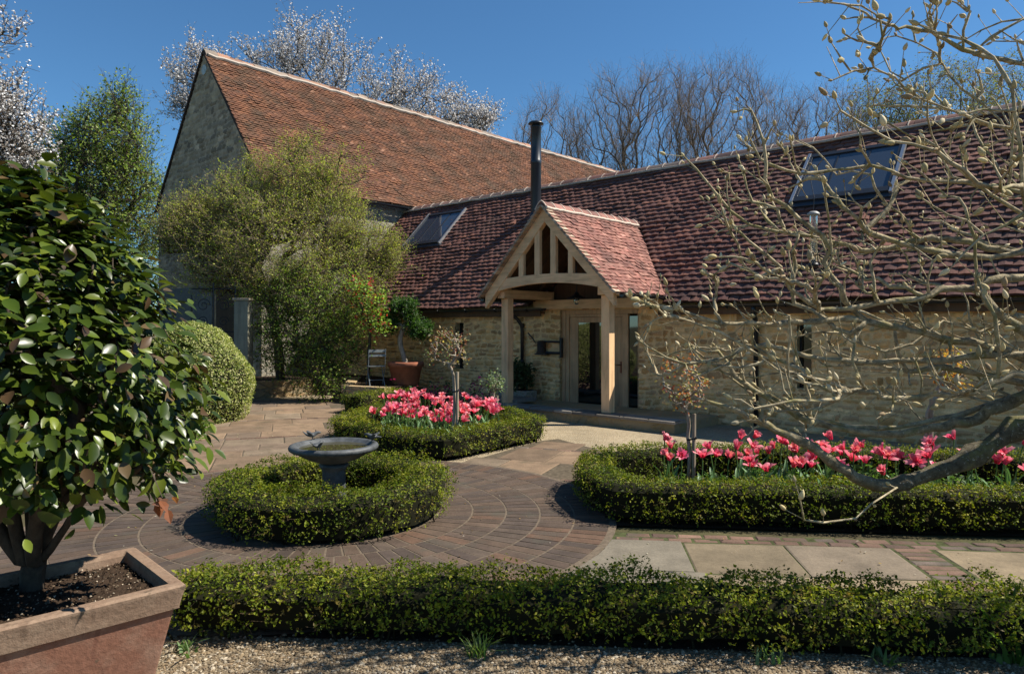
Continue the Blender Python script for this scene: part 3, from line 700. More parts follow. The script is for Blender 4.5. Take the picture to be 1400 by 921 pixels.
for x, w in ((-.62, .12), (-.2, .13), (.2, .13), (.62, .11)):
    m = MB(); X = PXC + x; a = abs(x); bot = 2.78 + .06 * (1 - (x / 1.24) ** 2)
    zl, zr = gz(X - w / 2) - .25, gz(X + w / 2) - .25
    vs = [(X - w/2, GY0 + .015, bot), (X + w/2, GY0 + .015, bot), (X + w/2, GY0 + .015, zr), (X - w/2, GY0 + .015, zl)]; vs += [(p[0], GY1 - .02, p[2]) for p in vs]
    m.add(vs, [(0, 1, 2, 3), (7, 6, 5, 4), (0, 4, 5, 1), (1, 5, 6, 2), (2, 6, 7, 3), (3, 7, 4, 0)]); m.build('gable_strut', OAKZ, house, bevel=.005)
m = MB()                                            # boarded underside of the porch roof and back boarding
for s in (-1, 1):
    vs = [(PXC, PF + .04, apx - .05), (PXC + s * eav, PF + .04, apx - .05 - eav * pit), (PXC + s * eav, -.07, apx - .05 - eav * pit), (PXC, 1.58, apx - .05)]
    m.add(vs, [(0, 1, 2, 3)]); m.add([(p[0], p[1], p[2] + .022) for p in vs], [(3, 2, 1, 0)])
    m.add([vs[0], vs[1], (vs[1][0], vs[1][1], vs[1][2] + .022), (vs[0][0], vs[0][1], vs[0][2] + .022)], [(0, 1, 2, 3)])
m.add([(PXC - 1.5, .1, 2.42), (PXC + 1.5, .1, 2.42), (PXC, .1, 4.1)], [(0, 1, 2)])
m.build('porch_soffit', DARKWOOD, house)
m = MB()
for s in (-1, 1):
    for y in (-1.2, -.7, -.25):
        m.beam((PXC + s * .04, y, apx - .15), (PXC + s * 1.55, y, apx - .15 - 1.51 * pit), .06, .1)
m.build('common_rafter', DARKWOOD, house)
S = Soup(); PRG = np.random.default_rng(77); plen = math.hypot(eav, eav * pit); cx, sx_ = eav / plen, eav * pit / plen
PC = [(0.303, 0.136, 0.102), (0.271, 0.115, 0.089), (0.353, 0.174, 0.132), (0.230, 0.098, 0.076)]
for s in (-1, 1):
    def kp(u, v, s=s):
        x = PXC + s * (eav - v * cx); y = PF + u; return gz(x) > roofz(y) - .05
    tiles(S, (PXC + s * eav, PF, apx - eav * pit - .02), (0, 1, 0), (-s * cx, 0, sx_), 3.6, plen, .105, .17, PRG, PC, [.4, .3, .15, .15], .022, kp, .004, 8, .005, .12, flip=(s < 0))
pr_ = S.build('porch_roof', TILE, house)
m = MB()                                            # mortared verge: stacked tile edges along both rakes
for s in (-1, 1):
    for i in range(int(plen / .105)):
        v = i * .105; x = PXC + s * (eav - v * cx); z = apx - eav * pit + v * sx_
        m.cur = tuple(palette(PRG, 1, [(.36, .25, .17), (.28, .19, .13), (.42, .32, .23)], None, .12)[0])
        p = Vector((x, 0, z)); d = Vector((-s * cx, 0, sx_)); nn = Vector((s * sx_, 0, cx))
        a, b = p - d * .015, p + d * .125
        vs = [q + nn * h + Vector((0, y, 0)) for y in (PF - .02, PF + .16) for q, h in ((a, -.03), (b, -.05), (b, -.018), (a, .018))]
        m.add(vs, [(0, 1, 2, 3), (7, 6, 5, 4), (0, 4, 5, 1), (1, 5, 6, 2), (2, 6, 7, 3), (3, 7, 4, 0)])
m.build('verge', m_tile('verge_mortar'), pr_)
m = MB(); ridge_line(m, (PXC, PF, apx + .02), (PXC, 1.56, apx + .02), .13, .12, PRG, .3, ((.40, .19, .15), (.36, .17, .13)), .006); m.build('ridge_tile', TILE, pr_)
m = MB(); m.cur = (.6, .5, .42)
for s in (-1, 1): m.tube([(PXC + s * .135, y, apx - .105 + PRG.normal(0, .004)) for y in np.arange(PF, 1.5, .1)], .03, 6)
for i in range(12): m.tube([(PXC + t * .13, PF + i * .298, apx + .045 - .12 * abs(t) ** 1.5) for t in np.linspace(-1, 1, 9)], .012, 5)
m.build('mortar_joint', m_plain('pale_mortar', (.62, .5, .4), .95, .1, 0, .15), pr_)
gutter('gutter', (PXC + eav + .04, PF + .15, apx - eav * pit - .045), (PXC + eav + .04, .0, apx - eav * pit - .045), house, .055, out=(1, 0, 0), brackets=3)
gutter('gutter', (PXC - eav - .04, PF + .15, apx - eav * pit - .045), (PXC - eav - .04, .0, apx - eav * pit - .045), house, .055, out=(-1, 0, 0), brackets=3)
# hanging lamp under the porch
t = empty('pendant_lamp', hw(-.02, -.8, 2.6), 'black conical metal pendant lamp hanging under the porch', 'lamp')
m = MB(); m.tube([(0, 0, .5), (0, 0, -.08)], .008, 6); m.build('chain', IRON, t)
m = MB(); m.lathe([(.02, -.06), (.045, -.07), (.05, -.11), (.075, -.13), (.2, -.195), (.205, -.205), (.07, -.15), (.0, -.14)], n=24); m.build('lamp_shade', IRON, t, True)
gl = NT('lamp_glass'); gl.b.inputs['Transmission Weight'].default_value = 1; gl.fin((.9, .95, .92), .05, .5)
m = MB(); m.lathe([(.045, -.17), (.06, -.2), (.062, -.27), (.045, -.31), (.0, -.325)], n=16); m.build('bulb', gl.m, t, True)
# step in front of the porch
t = empty('porch_step', hw(.6, -1.5, 0), 'long low stone step with slab coping under the oak porch', 'step', None, HA)
m = MB(); m.box((-2.6, -.18, 0), (2.1, 1.46, .175)); m.build('riser', STEPST, t)
S = Soup(); rg = np.random.default_rng(6); x = -2.62
while x < 2.1:
    w = rg.uniform(.42, .62); z = .228 + rg.normal(0, .003); a, b = x + .006, min(x + w - .006, 2.13)
    V = [(a, -.22, .177), (b, -.22, .177), (b, .16, .177), (a, .16, .177), (a, -.22, z - .012), (b, -.22, z - .012), (b, .16, z), (a, .16, z), (a + .01, -.2, z), (b - .01, -.2, z)]
    S.add(V, [(8, 9, 6, 7), (4, 5, 9, 8), (0, 1, 5, 4), (1, 2, 6, 5), (2, 3, 7, 6), (3, 0, 4, 7)], palette(rg, 1, [(.24, .21, .17), (.29, .25, .2), (.2, .18, .15)])[0]); x += w
S.build('coping', SLAB, t)
# iron fitting on the wall
t = empty('iron_fitting', hw(-1.39, -.02, 1.36), 'black wrought iron bracket with cylinder on stone wall left of the door', 'wall fitting', None, HA)
m = MB(); m.box((.36, -.06, -.22), (.41, .018, .22)); m.build('back_plate', IRON, t, bevel=.006)
m = MB(); m.tube([(.36, -.05, .13), (-.15, -.1, .13)], .022, 8); m.tube([(.36, -.05, -.12), (-.25, -.1, -.12)], .03, 8); m.box((-.28, -.16, -.17), (.05, -.04, -.135)); m.build('arm', IRON, t)
m = MB(); m.lathe([(0, .15), (.06, .15), (.1, .12), (.1, -.1), (.13, -.13), (.0, -.13)], (-.12, -.1, 0), 16); m.build('barrel', m_plain('rusty_iron', (.045, .03, .022), .6, .4, .3, .3), t, True)
m = MB(); m.tube([(-.18, -.1, .12), (-.3, -.1, .1), (-.38, -.1, .2), (-.52, -.1, .32)], .014, 6); m.build('lever', IRON, t)
t = empty('wall_light', hw(-5.64, -.02, 1.95), 'small round white and green light high on shaded stone wall', 'light', None, HA)
m = MB(); m.box((-.11, -.06, -.16), (-.07, .018, .1)); m.build('switch', m_plain('white_enamel', (.55, .55, .5), .4, .4), t)
m = MB(); m.tube([(.1, .018, .05), (.1, -.1, .05)], .09, 18); m.build('lens', m_plain('green_enamel', (.06, .09, .07), .3, .5), t)

# ------------------------------------------------------------ barn
barn = empty('barn', (HP[0], HP[1], 0), 'tall old stone barn with steep orange brown tiled roof', 'barn', None, HA)
BX, BH, BY0, BY1, BAP = -13.7, 3.6, -2.25, 25.0, 10.62
BP = math.tan(R(51.3)); bez = BAP - BH * BP
m = MB()
m.add([(BX - BH, BY0, -.1), (BX + BH, BY0, -.1), (BX + BH, BY0, bez), (BX, BY0, BAP - .02), (BX - BH, BY0, bez)], [(0, 1, 2, 3, 4)])
m.add([(BX + BH, BY0, -.1), (BX + BH, BY1, -.1), (BX + BH, BY1, bez), (BX + BH, BY0, bez)], [(0, 1, 2, 3)])
m.add([(BX - BH, BY0, -.1), (BX - BH, BY1, -.1), (BX - BH, BY1, bez), (BX - BH, BY0, bez)], [(3, 2, 1, 0)])
m.add([(BX - BH, BY1, -.1), (BX + BH, BY1, -.1), (BX + BH, BY1, bez), (BX, BY1, BAP), (BX - BH, BY1, bez)], [(4, 3, 2, 1, 0)])
bw_ = m.build('wall', BARNST, barn)
masonry('stone_facing', BX - BH, BX + BH, -.05, BAP, BY0 - .012, .036, [(BX - 3.2, BX + .6, 0, 3.1), (BX + .9, BX + 2.9, 0, 3.2)], 910, [(.41, .28, .165), (.49, .345, .205), (.34, .245, .16), (.55, .385, .24)], (.50, .36, .24), bw_, .03, lambda x, z: z < BAP - .12 - np.abs(x - BX) * BP, (.10, .2), (.16, .5))
S = Soup(); BRG = np.random.default_rng(41); bl = math.hypot(BH + .22, (BH + .22) * BP); bc, bs = (BH + .22) / bl, (BH + .22) * BP / bl
BCOL = [(0.168, 0.071, 0.036), (0.136, 0.058, 0.032), (0.109, 0.049, 0.029), (0.195, 0.085, 0.043), (0.082, 0.043, 0.028), (0.281, 0.144, 0.087)]
tiles(S, (BX + BH + .22, BY0 - .06, bez - .22 * BP + .02), (0, 1, 0), (-bc, 0, bs), BY1 - BY0 + .1, bl, .1, .165, BRG, BCOL, [.38, .32, .18, .07, .04, .01], .030, None, .03, 14, .006, .09)
br = S.build('roof', TILE_OLD, barn)
m = MB()
for s in (-1, 1):
    vs = [(BX, BY0 - .05, BAP - .01), (BX + s * (BH + .2), BY0 - .05, bez - .2 * BP - .01), (BX + s * (BH + .2), BY1, bez - .2 * BP - .01), (BX, BY1, BAP - .01)]
    m.add(vs, [(0, 1, 2, 3)])
m.add([(BX - .02, BY0 - .06, BAP + .03), (BX - BH - .22, BY0 - .06, bez - .22 * BP + .03), (BX - BH - .22, BY0 + .1, bez - .22 * BP + .03), (BX - .02, BY0 + .1, BAP + .03)], [(0, 1, 2, 3)])
m.build('roof_deck', DARKWOOD, barn)
m = MB()                                            # verge boards
for s in (-1, 1): m.beam((BX, BY0 - .05, BAP - .02), (BX + s * (BH + .2), BY0 - .05, bez - .2 * BP - .02), .05, .07)
m.build('verge', m_plain('dark_verge', (.07, .045, .035), .9, .2, 0, .3), br)
m = MB(); ridge_line(m, (BX, BY0 - .06, BAP + .03), (BX, BY1, BAP + .03), .2, .2, BRG, .42, ((.30, .17, .11), (.35, .25, .18), (.22, .17, .13), (.38, .2, .13)), .03); m.build('ridge_tile', RIDGE, br)
m = MB(); m.cur = (.3, .28, .24); m.tube([(BX + .2, y, BAP - .17 + BRG.normal(0, .015)) for y in np.arange(BY0, BY1, .25)], .06, 6); m.build('mortar_joint', MORTAR, br)
gutter('gutter', (BX + BH + .28, BY0 + .3, bez - .3), (BX + BH + .28, 5, bez - .3), barn, .07, m_=LEAD, out=(1, 0, 0))
m = MB(); m.tube([(BX + .03, BY0 - .05, BAP - .62), (BX + .03, BY0 + .02, BAP - .62)], .16, 14); m.build('date_stone', m_plain('pale_plaque', (.5, .5, .46), .8, .2, 0, .3, 8), barn)
m = MB(); m.box((BX + .9, BY0 - .06, 0), (BX + 2.9, BY0 - .003, 3.2)); m.build('barn_door', DARKWOOD, barn)
m = MB(); m.box((BX - 3.2, BY0 - .05, 0), (BX + .6, BY0 - .003, 3.1)); m.build('render_panel', m_plain('pale_render', (.22, .205, .18), .9, .2, 0, .2, 3), barn)

# ------------------------------------------------------------ clipped box hedges
BOXC = [(.125, .155, .010), (.18, .205, .014), (.07, .10, .009), (.26, .26, .03), (.15, .115, .03)]
def resample(path, closed, step=.04, smooth=3):
    P = np.asarray(path, float); Q = np.vstack([P, P[:1]]) if closed else P
    L = np.concatenate([[0], np.cumsum(np.linalg.norm(np.diff(Q, axis=0), axis=1))]); n = max(8, int(L[-1] / step))
    s = np.linspace(0, L[-1], n, endpoint=not closed); X = np.stack([np.interp(s, L, Q[:, k]) for k in (0, 1)], 1)
    for _ in range(smooth):
        if closed: X = (np.roll(X, 1, 0) + X + np.roll(X, -1, 0)) / 3
        else: X[1:-1] = (X[:-2] + X[1:-1] + X[2:]) / 3
    T = (np.roll(X, -1, 0) - np.roll(X, 1, 0)) if closed else np.gradient(X, axis=0)
    T = unit(T); return X, T, np.stack([-T[:, 1], T[:, 0]], 1), L[-1]
def hedge(label, path, closed, w, h, dens, seed, leaf=.024, zb=.05, rough=.035, cols=BOXC, wts=(.32, .26, .2, .12, .1), group=None, name='box_hedge', cat='hedge', smooth=3, stems=True):
    rg = np.random.default_rng(seed); X, T, Nn, L = resample(path, closed, smooth=smooth)
    c0 = X.mean(0); t = empty(name, (c0[0], c0[1], 0), label, cat, group); O = np.array([c0[0], c0[1], 0])
    per = 2 * (h - zb) + w; n = int(dens * per * L * 1.2 / 4); i = rg.integers(0, len(X), n)
    jit = rg.uniform(-.5, .5, n)[:, None] * L / len(X); C = X[i] + T[i] * jit
    hs = h - zb; u = np.where(rg.random(n) < .12, hs + rg.uniform(0, w, n), rg.uniform(0, per, n))
    side = u < hs; side2 = u > hs + w; topm = ~(side | side2)
    off = np.where(side, -w / 2, np.where(side2, w / 2, u - hs - w / 2)); z = np.where(side, zb + u, np.where(side2, h - (u - hs - w), h))
    nx = np.where(side, -1., np.where(side2, 1., off / (w / 2) * .55)); nz = np.where(topm, 1., .25)
    rc = .09; e = np.clip((np.abs(off) - (w / 2 - rc)) / rc, 0, 1) * np.clip((z - (h - rc)) / rc, 0, 1)
    off *= 1 - e * rc / w * .9; z -= e * rc * .35
    thin = np.clip((zb + .10 - z) / .10, 0, 1); off *= 1 - thin * .15      # a little drawn in at the foot
    P = np.concatenate([C + Nn[i] * off[:, None], z[:, None]], 1)
    N = np.concatenate([Nn[i] * nx[:, None], nz[:, None]], 1)
    if not closed:
        m_ = int(dens * w * h / 2)
        for k, sg in ((0, -1), (-1, 1)):
            o = rg.uniform(-w / 2, w / 2, m_); zz = rg.uniform(zb, h, m_)
            bul = .07 * (1 - (2 * o / w) ** 2)
            P = np.vstack([P, np.concatenate([X[k] + Nn[k] * o[:, None] + T[k] * (sg * bul)[:, None], zz[:, None]], 1)])
            N = np.vstack([N, np.tile(np.array([T[k][0] * sg, T[k][1] * sg, .3]), (m_, 1))])
    N = unit(N); n = len(P)
    bump = wave(P, 5.0, seed + 1) * rough + wave(P, 17., seed + 2) * rough * .5
    dep = -rg.exponential(.022, n) + rg.normal(0, .008, n)
    spr = (rg.random(n) < .03) * rg.uniform(0, .05, n) * (N[:, 2] > .5)
    P = P + N * (bump + dep + spr)[:, None]; P[:, 2] = np.maximum(P[:, 2], .015)
    thinp = np.clip((wave(P, 3.6, seed + 21) - .55) * 1.4, 0, .45) * (N[:, 2] < .75)
    k = (rg.random(n) > np.clip((.14 - P[:, 2]) / .12, 0, .85)) & (rg.random(n) > thinp); P, N = P[k], N[k]; n = len(P)
    clump = wave(P, 11., seed + 22) ; P = P + N * (np.clip(clump - .5, 0, 1) * .035 * (N[:, 2] > .3))[:, None]
    cc = palette(rg, n, cols, wts, .2)
    patch = wave(P, 2.2, seed + 9)[:, None]; cc = np.clip(cc * (1 + .26 * patch * np.array([1.2, .8, .6])), .004, 1)
    P = np.repeat(P, 4, 0) + rg.normal(0, .5, (4 * n, 3)) * leaf; N = np.repeat(N, 4, 0); cc = np.clip(np.repeat(cc, 4, 0) * (1 + rg.normal(0, .13, (4 * n, 1))), .004, 1); n *= 4; S = Soup(); P[:, 2] = np.maximum(P[:, 2], .012)
    leaves(S, P - O, N + rg.normal(0, .65, (n, 3)), leaf * rg.uniform(.55, 1.35, n), cc, rg)
    q = rg.choice(n, n // 14, False); q = q[N[q][:, 2] < .6]; A = P[q] - N[q] * .05 - O; sticks(S, A, A + (N[q] * .05 + rg.normal(0, .03, (len(q), 3))), .0022, .0012, (.15, .11, .065))
    S.build('foliage', BOXLEAF, t)
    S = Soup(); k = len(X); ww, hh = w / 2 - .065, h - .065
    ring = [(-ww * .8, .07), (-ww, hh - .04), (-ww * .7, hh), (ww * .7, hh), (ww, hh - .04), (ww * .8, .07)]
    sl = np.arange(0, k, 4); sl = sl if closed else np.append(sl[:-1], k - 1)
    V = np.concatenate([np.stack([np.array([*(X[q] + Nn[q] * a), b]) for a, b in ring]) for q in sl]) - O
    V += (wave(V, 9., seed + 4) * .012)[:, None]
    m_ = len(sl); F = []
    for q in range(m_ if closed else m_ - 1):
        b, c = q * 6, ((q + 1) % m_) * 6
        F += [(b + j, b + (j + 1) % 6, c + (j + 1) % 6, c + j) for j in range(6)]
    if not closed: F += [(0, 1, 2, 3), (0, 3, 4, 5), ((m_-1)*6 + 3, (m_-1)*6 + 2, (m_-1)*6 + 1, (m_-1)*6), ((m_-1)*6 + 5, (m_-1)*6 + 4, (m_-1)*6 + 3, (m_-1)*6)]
    S.add(V, F)  # solid dark core added inside the leaves against see-through; stems join it below
    if stems:
        q = rg.integers(0, k, int(L * 26)); a = rg.uniform(-ww, ww, len(q)); A = np.concatenate([X[q] + Nn[q] * a[:, None], np.zeros((len(q), 1))], 1) - O
        B = A + np.stack([rg.normal(0, .05, len(q)), rg.normal(0, .05, len(q)), rg.uniform(.12, .22, len(q))], 1)
        sticks(S, A, B, .008, .005)
    S.build('dark_core', CORE, t)
    return t
ring = [(CC[0] + .90 * math.cos(a), CC[1] + .90 * math.sin(a)) for a in np.linspace(0, 2 * PI, 48, endpoint=False)]
hedge('round clipped box hedge ring encircling the birdbath', ring, True, .52, .42, 3000, 101, rough=.045)
hedge('long low box hedge across the foreground beside the square terracotta pot', [(-1.98, 4.31), (-.5, 4.27), (.6, 4.20), (1.6, 4.10), (2.6, 4.0), (4.6, 3.83)], False, .52, .34, 4200, 102, .023, rough=.05)
hedge('angular box hedge enclosing the tulip bed on the right', [(1.02, 6.62), (2.5, 6.48), (4.2, 6.3), (6.9, 6.05), (6.9, 7.75), (4.9, 8.15), (3.1, 8.5), (2.0, 8.55), (1.0, 8.1), (.86, 7.4)], True, .46, .42, 2500, 103, smooth=5)
hedge('angular box hedge enclosing the tulip bed left of the porch', [(-.95, 9.6), (.35, 11.25), (-.32, 12.7), (-1.4, 13.4), (-2.25, 13.6), (-2.72, 11.25), (-1.9, 10.1)], True, .50, .40, 1900, 104, .028, smooth=5)
hedge('small dark box hedge at the far end of the path near the chair', [(-3.35, 14.7), (-2.9, 15.5), (-2.4, 16.0)], False, .6, .42, 1500, 105, .03)
hedge('low yellowish hedge behind the camellia stems', [(-4.95, 8.7), (-5.3, 10.2), (-5.75, 11.6)], False, .8, .5, 1300, 106, .035, cols=[(.16, .19, .03), (.12, .15, .025), (.2, .22, .05)], wts=(.4, .3, .3), name='low_hedge')

# ------------------------------------------------------------ branching
class Grow:
    """a branching skeleton: new twigs reach for their target from the nearest node"""
    shade = None
    def __init__(s, trunk, r=None):
        s.P = [np.asarray(p, float) for p in trunk]; s.par = [-1] + list(range(len(trunk) - 1)); s.tips = []; s.D = [0.0]
        for a, b in zip(s.P[:-1], s.P[1:]): s.D.append(s.D[-1] + np.linalg.norm(b - a))
    def path(s, pts, join=None):
        pts = [np.asarray(p, float) for p in pts]
        k = int(np.argmin([np.linalg.norm(q - pts[0]) for q in s.P])) if join is None else join
        for p in pts:
            s.P.append(p); s.par.append(k); s.D.append(s.D[k] + np.linalg.norm(p - s.P[k])); k = len(s.P) - 1
        s.tips.append(k)
    def reach(s, targets, rg, seg=.3, jit=.04, wpath=.25, arc=.15, minnode=1, up=0.0, bias=None):
        A = np.asarray(targets, float); A = A[np.argsort(np.linalg.norm(A - s.P[-1], axis=1) + 0 * A[:, 2])]
        for t in A:
            P = np.asarray(s.P); D = np.asarray(s.D); d = np.linalg.norm(P - t, axis=1)
            cost = d + wpath * D; cost[:minnode] += 1e6
            if bias is not None: cost = cost + 1.2 * np.clip(.5 * d - (P - t) @ bias, 0, None)
            k = int(np.argmin(cost)); a = P[k]; dist = d[k]; n = max(2, int(dist / seg) + 1)
            pd = a - P[s.par[k]] if s.par[k] >= 0 else np.array([0, 0, 1.0]); pd = pd / (np.linalg.norm(pd) + 1e-9)
            mid = (a + t) / 2 + pd * dist * arc + rg.normal(0, jit, 3) * dist + np.array([0, 0, up * dist])
            for i in range(1, n + 1):
                u = i / n; q = (1 - u) ** 2 * a + 2 * u * (1 - u) * mid + u * u * t
                if i < n: q = q + rg.normal(0, jit, 3) * seg
                s.P.append(q); s.par.append(k); s.D.append(s.D[k] + np.linalg.norm(q - s.P[k])); k = len(s.P) - 1
            s.tips.append(k)
    def radii(s, tip=.006, e=.5, rmax=9, w=None):
        n = len(s.P); c = np.zeros(n); c[s.tips] += 1
        for i in range(n - 1, 0, -1): c[s.par[i]] += c[i]
        s.cnt = c; s.r = np.minimum(tip * np.maximum(c, 1) ** e, rmax); return s.r
    def mesh(s, S, n_big=8, n_small=4, knob=0.0, rg=None, lump=0.0):
        n = len(s.P); P = np.asarray(s.P); ch = [[] for _ in range(n)]
        for i in range(1, n): ch[s.par[i]].append(i)
        starts = [(-1, 0)]
        while starts:
            p, k = starts.pop(); chain = [] if p < 0 else [p]; first = True
            while True:
                chain.append(k)
                if not ch[k]: break
                o = sorted(ch[k], key=lambda q: -s.cnt[q]); starts += [(k, q) for q in o[1:]]; k = o[0]
            pts = P[chain]; r = s.r[chain].copy()
            if p >= 0: r[0] = min(r[0], r[1] * 1.25)
            r[-1] *= .6
            if len(pts) < 2: continue
            big = r.max() > .02
            if big and len(pts) > 2:                  # rounder bends on the thick limbs
                q = np.zeros((2 * len(pts) - 1, 3)); q[::2] = pts; q[1::2] = (pts[1:] + pts[:-1]) / 2; q[2:-1:2] = q[2:-1:2] * .6 + .2 * (q[1:-2:2] + q[3::2])
                rr = np.interp(np.arange(len(q)) / 2, np.arange(len(r)), r); pts, r = q, rr
            if knob and rg is not None:
                r = r * (1 + rg.normal(0, knob, len(r))); kk = rg.normal(0, .55, pts.shape) * np.minimum(r, .012)[:, None]; kk[0] = 0; kk[-1] = 0; pts = pts + kk
            nn_ = n_big if big else n_small; V, F = tube_np(pts, r, nn_)
            if lump: V = V + rg.normal(0, lump, V.shape) * np.repeat(r, nn_)[:, None]
            if s.shade is not None:
                c = s.shade(np.repeat((r[:-1] + r[1:]) / 2, nn_)); S.add(V, F, c)
            else: S.add(V, F)
def ellipsoid(rg, n, c, rad, shell=.5):
    d = unit(rg.normal(size=(n, 3))); q = rg.uniform(shell ** 3, 1, n) ** (1 / 3)
    return np.asarray(c) + d * q[:, None] * np.asarray(rad)
def tree(name, label, cat, base, trunk, targets, seed, bark, leafmat=None, leafcols=None, lw=None, leafsize=.1, leaf_n=10, leaf_spread=.4, tip=.012, e=.5, seg=.6, jit=.05,
         twig_n=4, twig_len=.5, twig_r=.006, group=None, shape=LEAF, wpath=.2, up=0.0, up_twig=.3, crown_name='crown', rmax=.35, twig_col=None, arc=.2):
    rg = np.random.default_rng(seed); base = np.asarray(base, float)
    t = empty(name, base, label, cat, group)
    G = Grow([np.asarray(p, float) - base for p in trunk]); G.reach(np.asarray(targets) - base, rg, seg, jit, wpath, arc, max(1, len(trunk) // 3), up)
    G.radii(tip, e, rmax); S = Soup(); G.mesh(S, 8, 4); S.build('trunk', bark, t, True)
    tips = np.asarray(G.P)[G.tips]; par = np.asarray(G.P)[np.asarray(G.par)[G.tips]]; d = unit(tips - par)
    A = np.repeat(par + (tips - par) * .5, twig_n, 0); dd = unit(np.repeat(d, twig_n, 0) + rg.normal(0, .6, (len(A), 3)) + np.array([0, 0, up_twig])); A = A + np.repeat(tips - par, twig_n, 0) * rg.uniform(-.5, .5, (len(A), 1))
    ln = twig_len * rg.uniform(.4, 1.2, (len(A), 1)); M1 = A + dd * ln * .5; B = M1 + unit(dd + rg.normal(0, .35, (len(A), 3))) * ln * .5
    S = Soup(); sticks(S, A, M1, twig_r, twig_r * .75); sticks(S, M1, B, twig_r * .75, twig_r * .45)
    A2 = M1 + (B - M1) * rg.uniform(0, .6, (len(A), 1)); B2 = A2 + unit(dd + rg.normal(0, .8, (len(A), 3))) * ln * .45; sticks(S, A2, B2, twig_r * .6, twig_r * .4)
    S.build('twigs', twig_col or bark, t)
    if leafmat is not None and leaf_n:
        tt = np.concatenate([np.repeat(A, leaf_n, 0), np.repeat(A2, leaf_n // 2, 0)]); ee = np.concatenate([np.repeat(B, leaf_n, 0), np.repeat(B2, leaf_n // 2, 0)]); n = len(tt)
        Pp = tt + (ee - tt) * rg.uniform(.1, 1.05, (n, 1)) + rg.normal(0, leaf_spread, (n, 3))
        N = rg.normal(0, .7, (n, 3)) + np.array([0, 0, .8]); S = Soup()
        leaves(S, Pp, N, leafsize * rg.uniform(.6, 1.35, n), palette(rg, n, leafcols, lw, .22), rg, shape); S.build(crown_name, leafmat, t)
    return t
def trunk_line(p0, p1, rg, n=6, wob=.05):
    p0 = np.asarray(p0, float); p1 = np.asarray(p1, float); u = np.linspace(0, 1, n)[:, None]; q = p0 + (p1 - p0) * u
    q[1:] += rg.normal(0, wob, (n - 1, 3)) * np.array([1, 1, .2]) * np.linalg.norm(p1 - p0) * .3; return q
def bare_tree(label, px, ytop, d, halfw, seed, n=900, leaf=None, cols=None, stems=1, spread=1.0, low=.35, group='bare trees behind the cottage', name='bare_tree', leafn=0, lsize=.16):
    n = int(n * .72); rg = np.random.default_rng(seed); top = at(px, ytop, d)[2]; x = (px - 700) / F_PX * d; w = halfw / F_PX * d
    cz = top * (1 + low) / 2; rad = (w, w, (top - top * low) / 2)
    T = ellipsoid(rg, n, (x, d, cz), rad, .55); T = T[T[:, 2] > top * low * .9]
    lump = wave(T, .55, seed); T = T[lump > -.95]
    return tree(name, label, 'tree', (x, d, 0), trunk_line((x, d, 0), (x + rg.normal(0, .3), d, top * .45), rg, 6, .03), T, seed, BARK if leaf is None else BARK_DK, leaf, cols, None, lsize, leafn, .18,
                tip=.011, e=.50, seg=1.8, jit=.02, twig_n=5, twig_len=1.6, twig_r=.0075, group=group, wpath=.5, arc=.06, up=-.05, up_twig=1.0, rmax=.42, twig_col=BARK_GREY)
G_B = 'trees standing behind the cottage'
bare_tree('small round bare tree just above the black flue', 748, 128, 52, 62, 201, 600, group=G_B)
bare_tree('slim bare tree right of the flue, leftmost of the tall ones', 822, 98, 49, 48, 202, 650, group=G_B, low=.3)
bare_tree('broad bare tree in the middle behind the cottage ridge', 905, 92, 50, 75, 203, 1100, group=G_B, low=.3)
bare_tree('tallest wide bare tree with rounded top behind the ridge', 990, 84, 50, 85, 204, 1300, group=G_B, low=.28)
bare_tree('low bare tree with drooping right side behind the ridge', 1062, 118, 54, 50, 205, 500, group=G_B)
bare_tree('brown bare tree left of the greening trees behind the ridge', 1128, 116, 52, 60, 206, 700, group=G_B)
LG = [(.17, .19, .05), (.20, .21, .06), (.11, .12, .035), (.14, .11, .05)]
bare_tree('first greening tree behind the roof, left of the higher green crown', 1195, 118, 56, 62, 207, 700, SOFTLEAF, LG, group=G_B, name='budding_tree', leafn=3)
bare_tree('higher greening tree behind the roof at upper right', 1288, 88, 54, 85, 208, 900, SOFTLEAF, LG, group=G_B, name='budding_tree', leafn=3)
bare_tree('greening tree at the right edge behind the roof', 1400, 70, 58, 80, 209, 700, SOFTLEAF, LG, group=G_B, name='budding_tree', leafn=3)

BLC = [(.70, .68, .66), (.80, .79, .77), (.6, .57, .54), (.45, .39, .33)]
def blossom(label, base, top, cen, rad, seed, n, tw=1.25, lsz=.095, ln=6):
    rg = np.random.default_rng(seed); T = np.concatenate([ellipsoid(rg, int(n * q), c, r, .3) for c, r, q in zip(cen, rad, np.full(len(cen), 1 / len(cen)))])
    tree('blossom_tree', label, 'tree', base, trunk_line(base, top, rg), T, seed, BARK_DK, BLOSSOM, BLC, None, lsz, ln, .06, tip=.011, e=.48, seg=1.2, jit=.03, arc=.08, wpath=.4, twig_n=5, twig_len=tw, twig_r=.009,
         group='white flowering cherry trees', shape=CLUMP, crown_name='blossom', up_twig=1.3)
D = 37
blossom('big white flowering tree rising behind the barn roof', (at(450, 400, D)[0], D, 0), (at(430, 200, D)), [at(400, 130, D), at(500, 130, D), at(310, 130, D - 1), at(575, 150, D), at(420, 80, D), at(640, 175, D), at(265, 130, D - 2)],
        [(3.0, 2.5, 2.2), (2.8, 2.5, 2.0), (2.4, 2.2, 2.6), (2.2, 2, 1.6), (2.6, 2, 1.7), (1.5, 1.6, .9), (1.2, 1.2, 2.4)], 301, 520)
D = 15
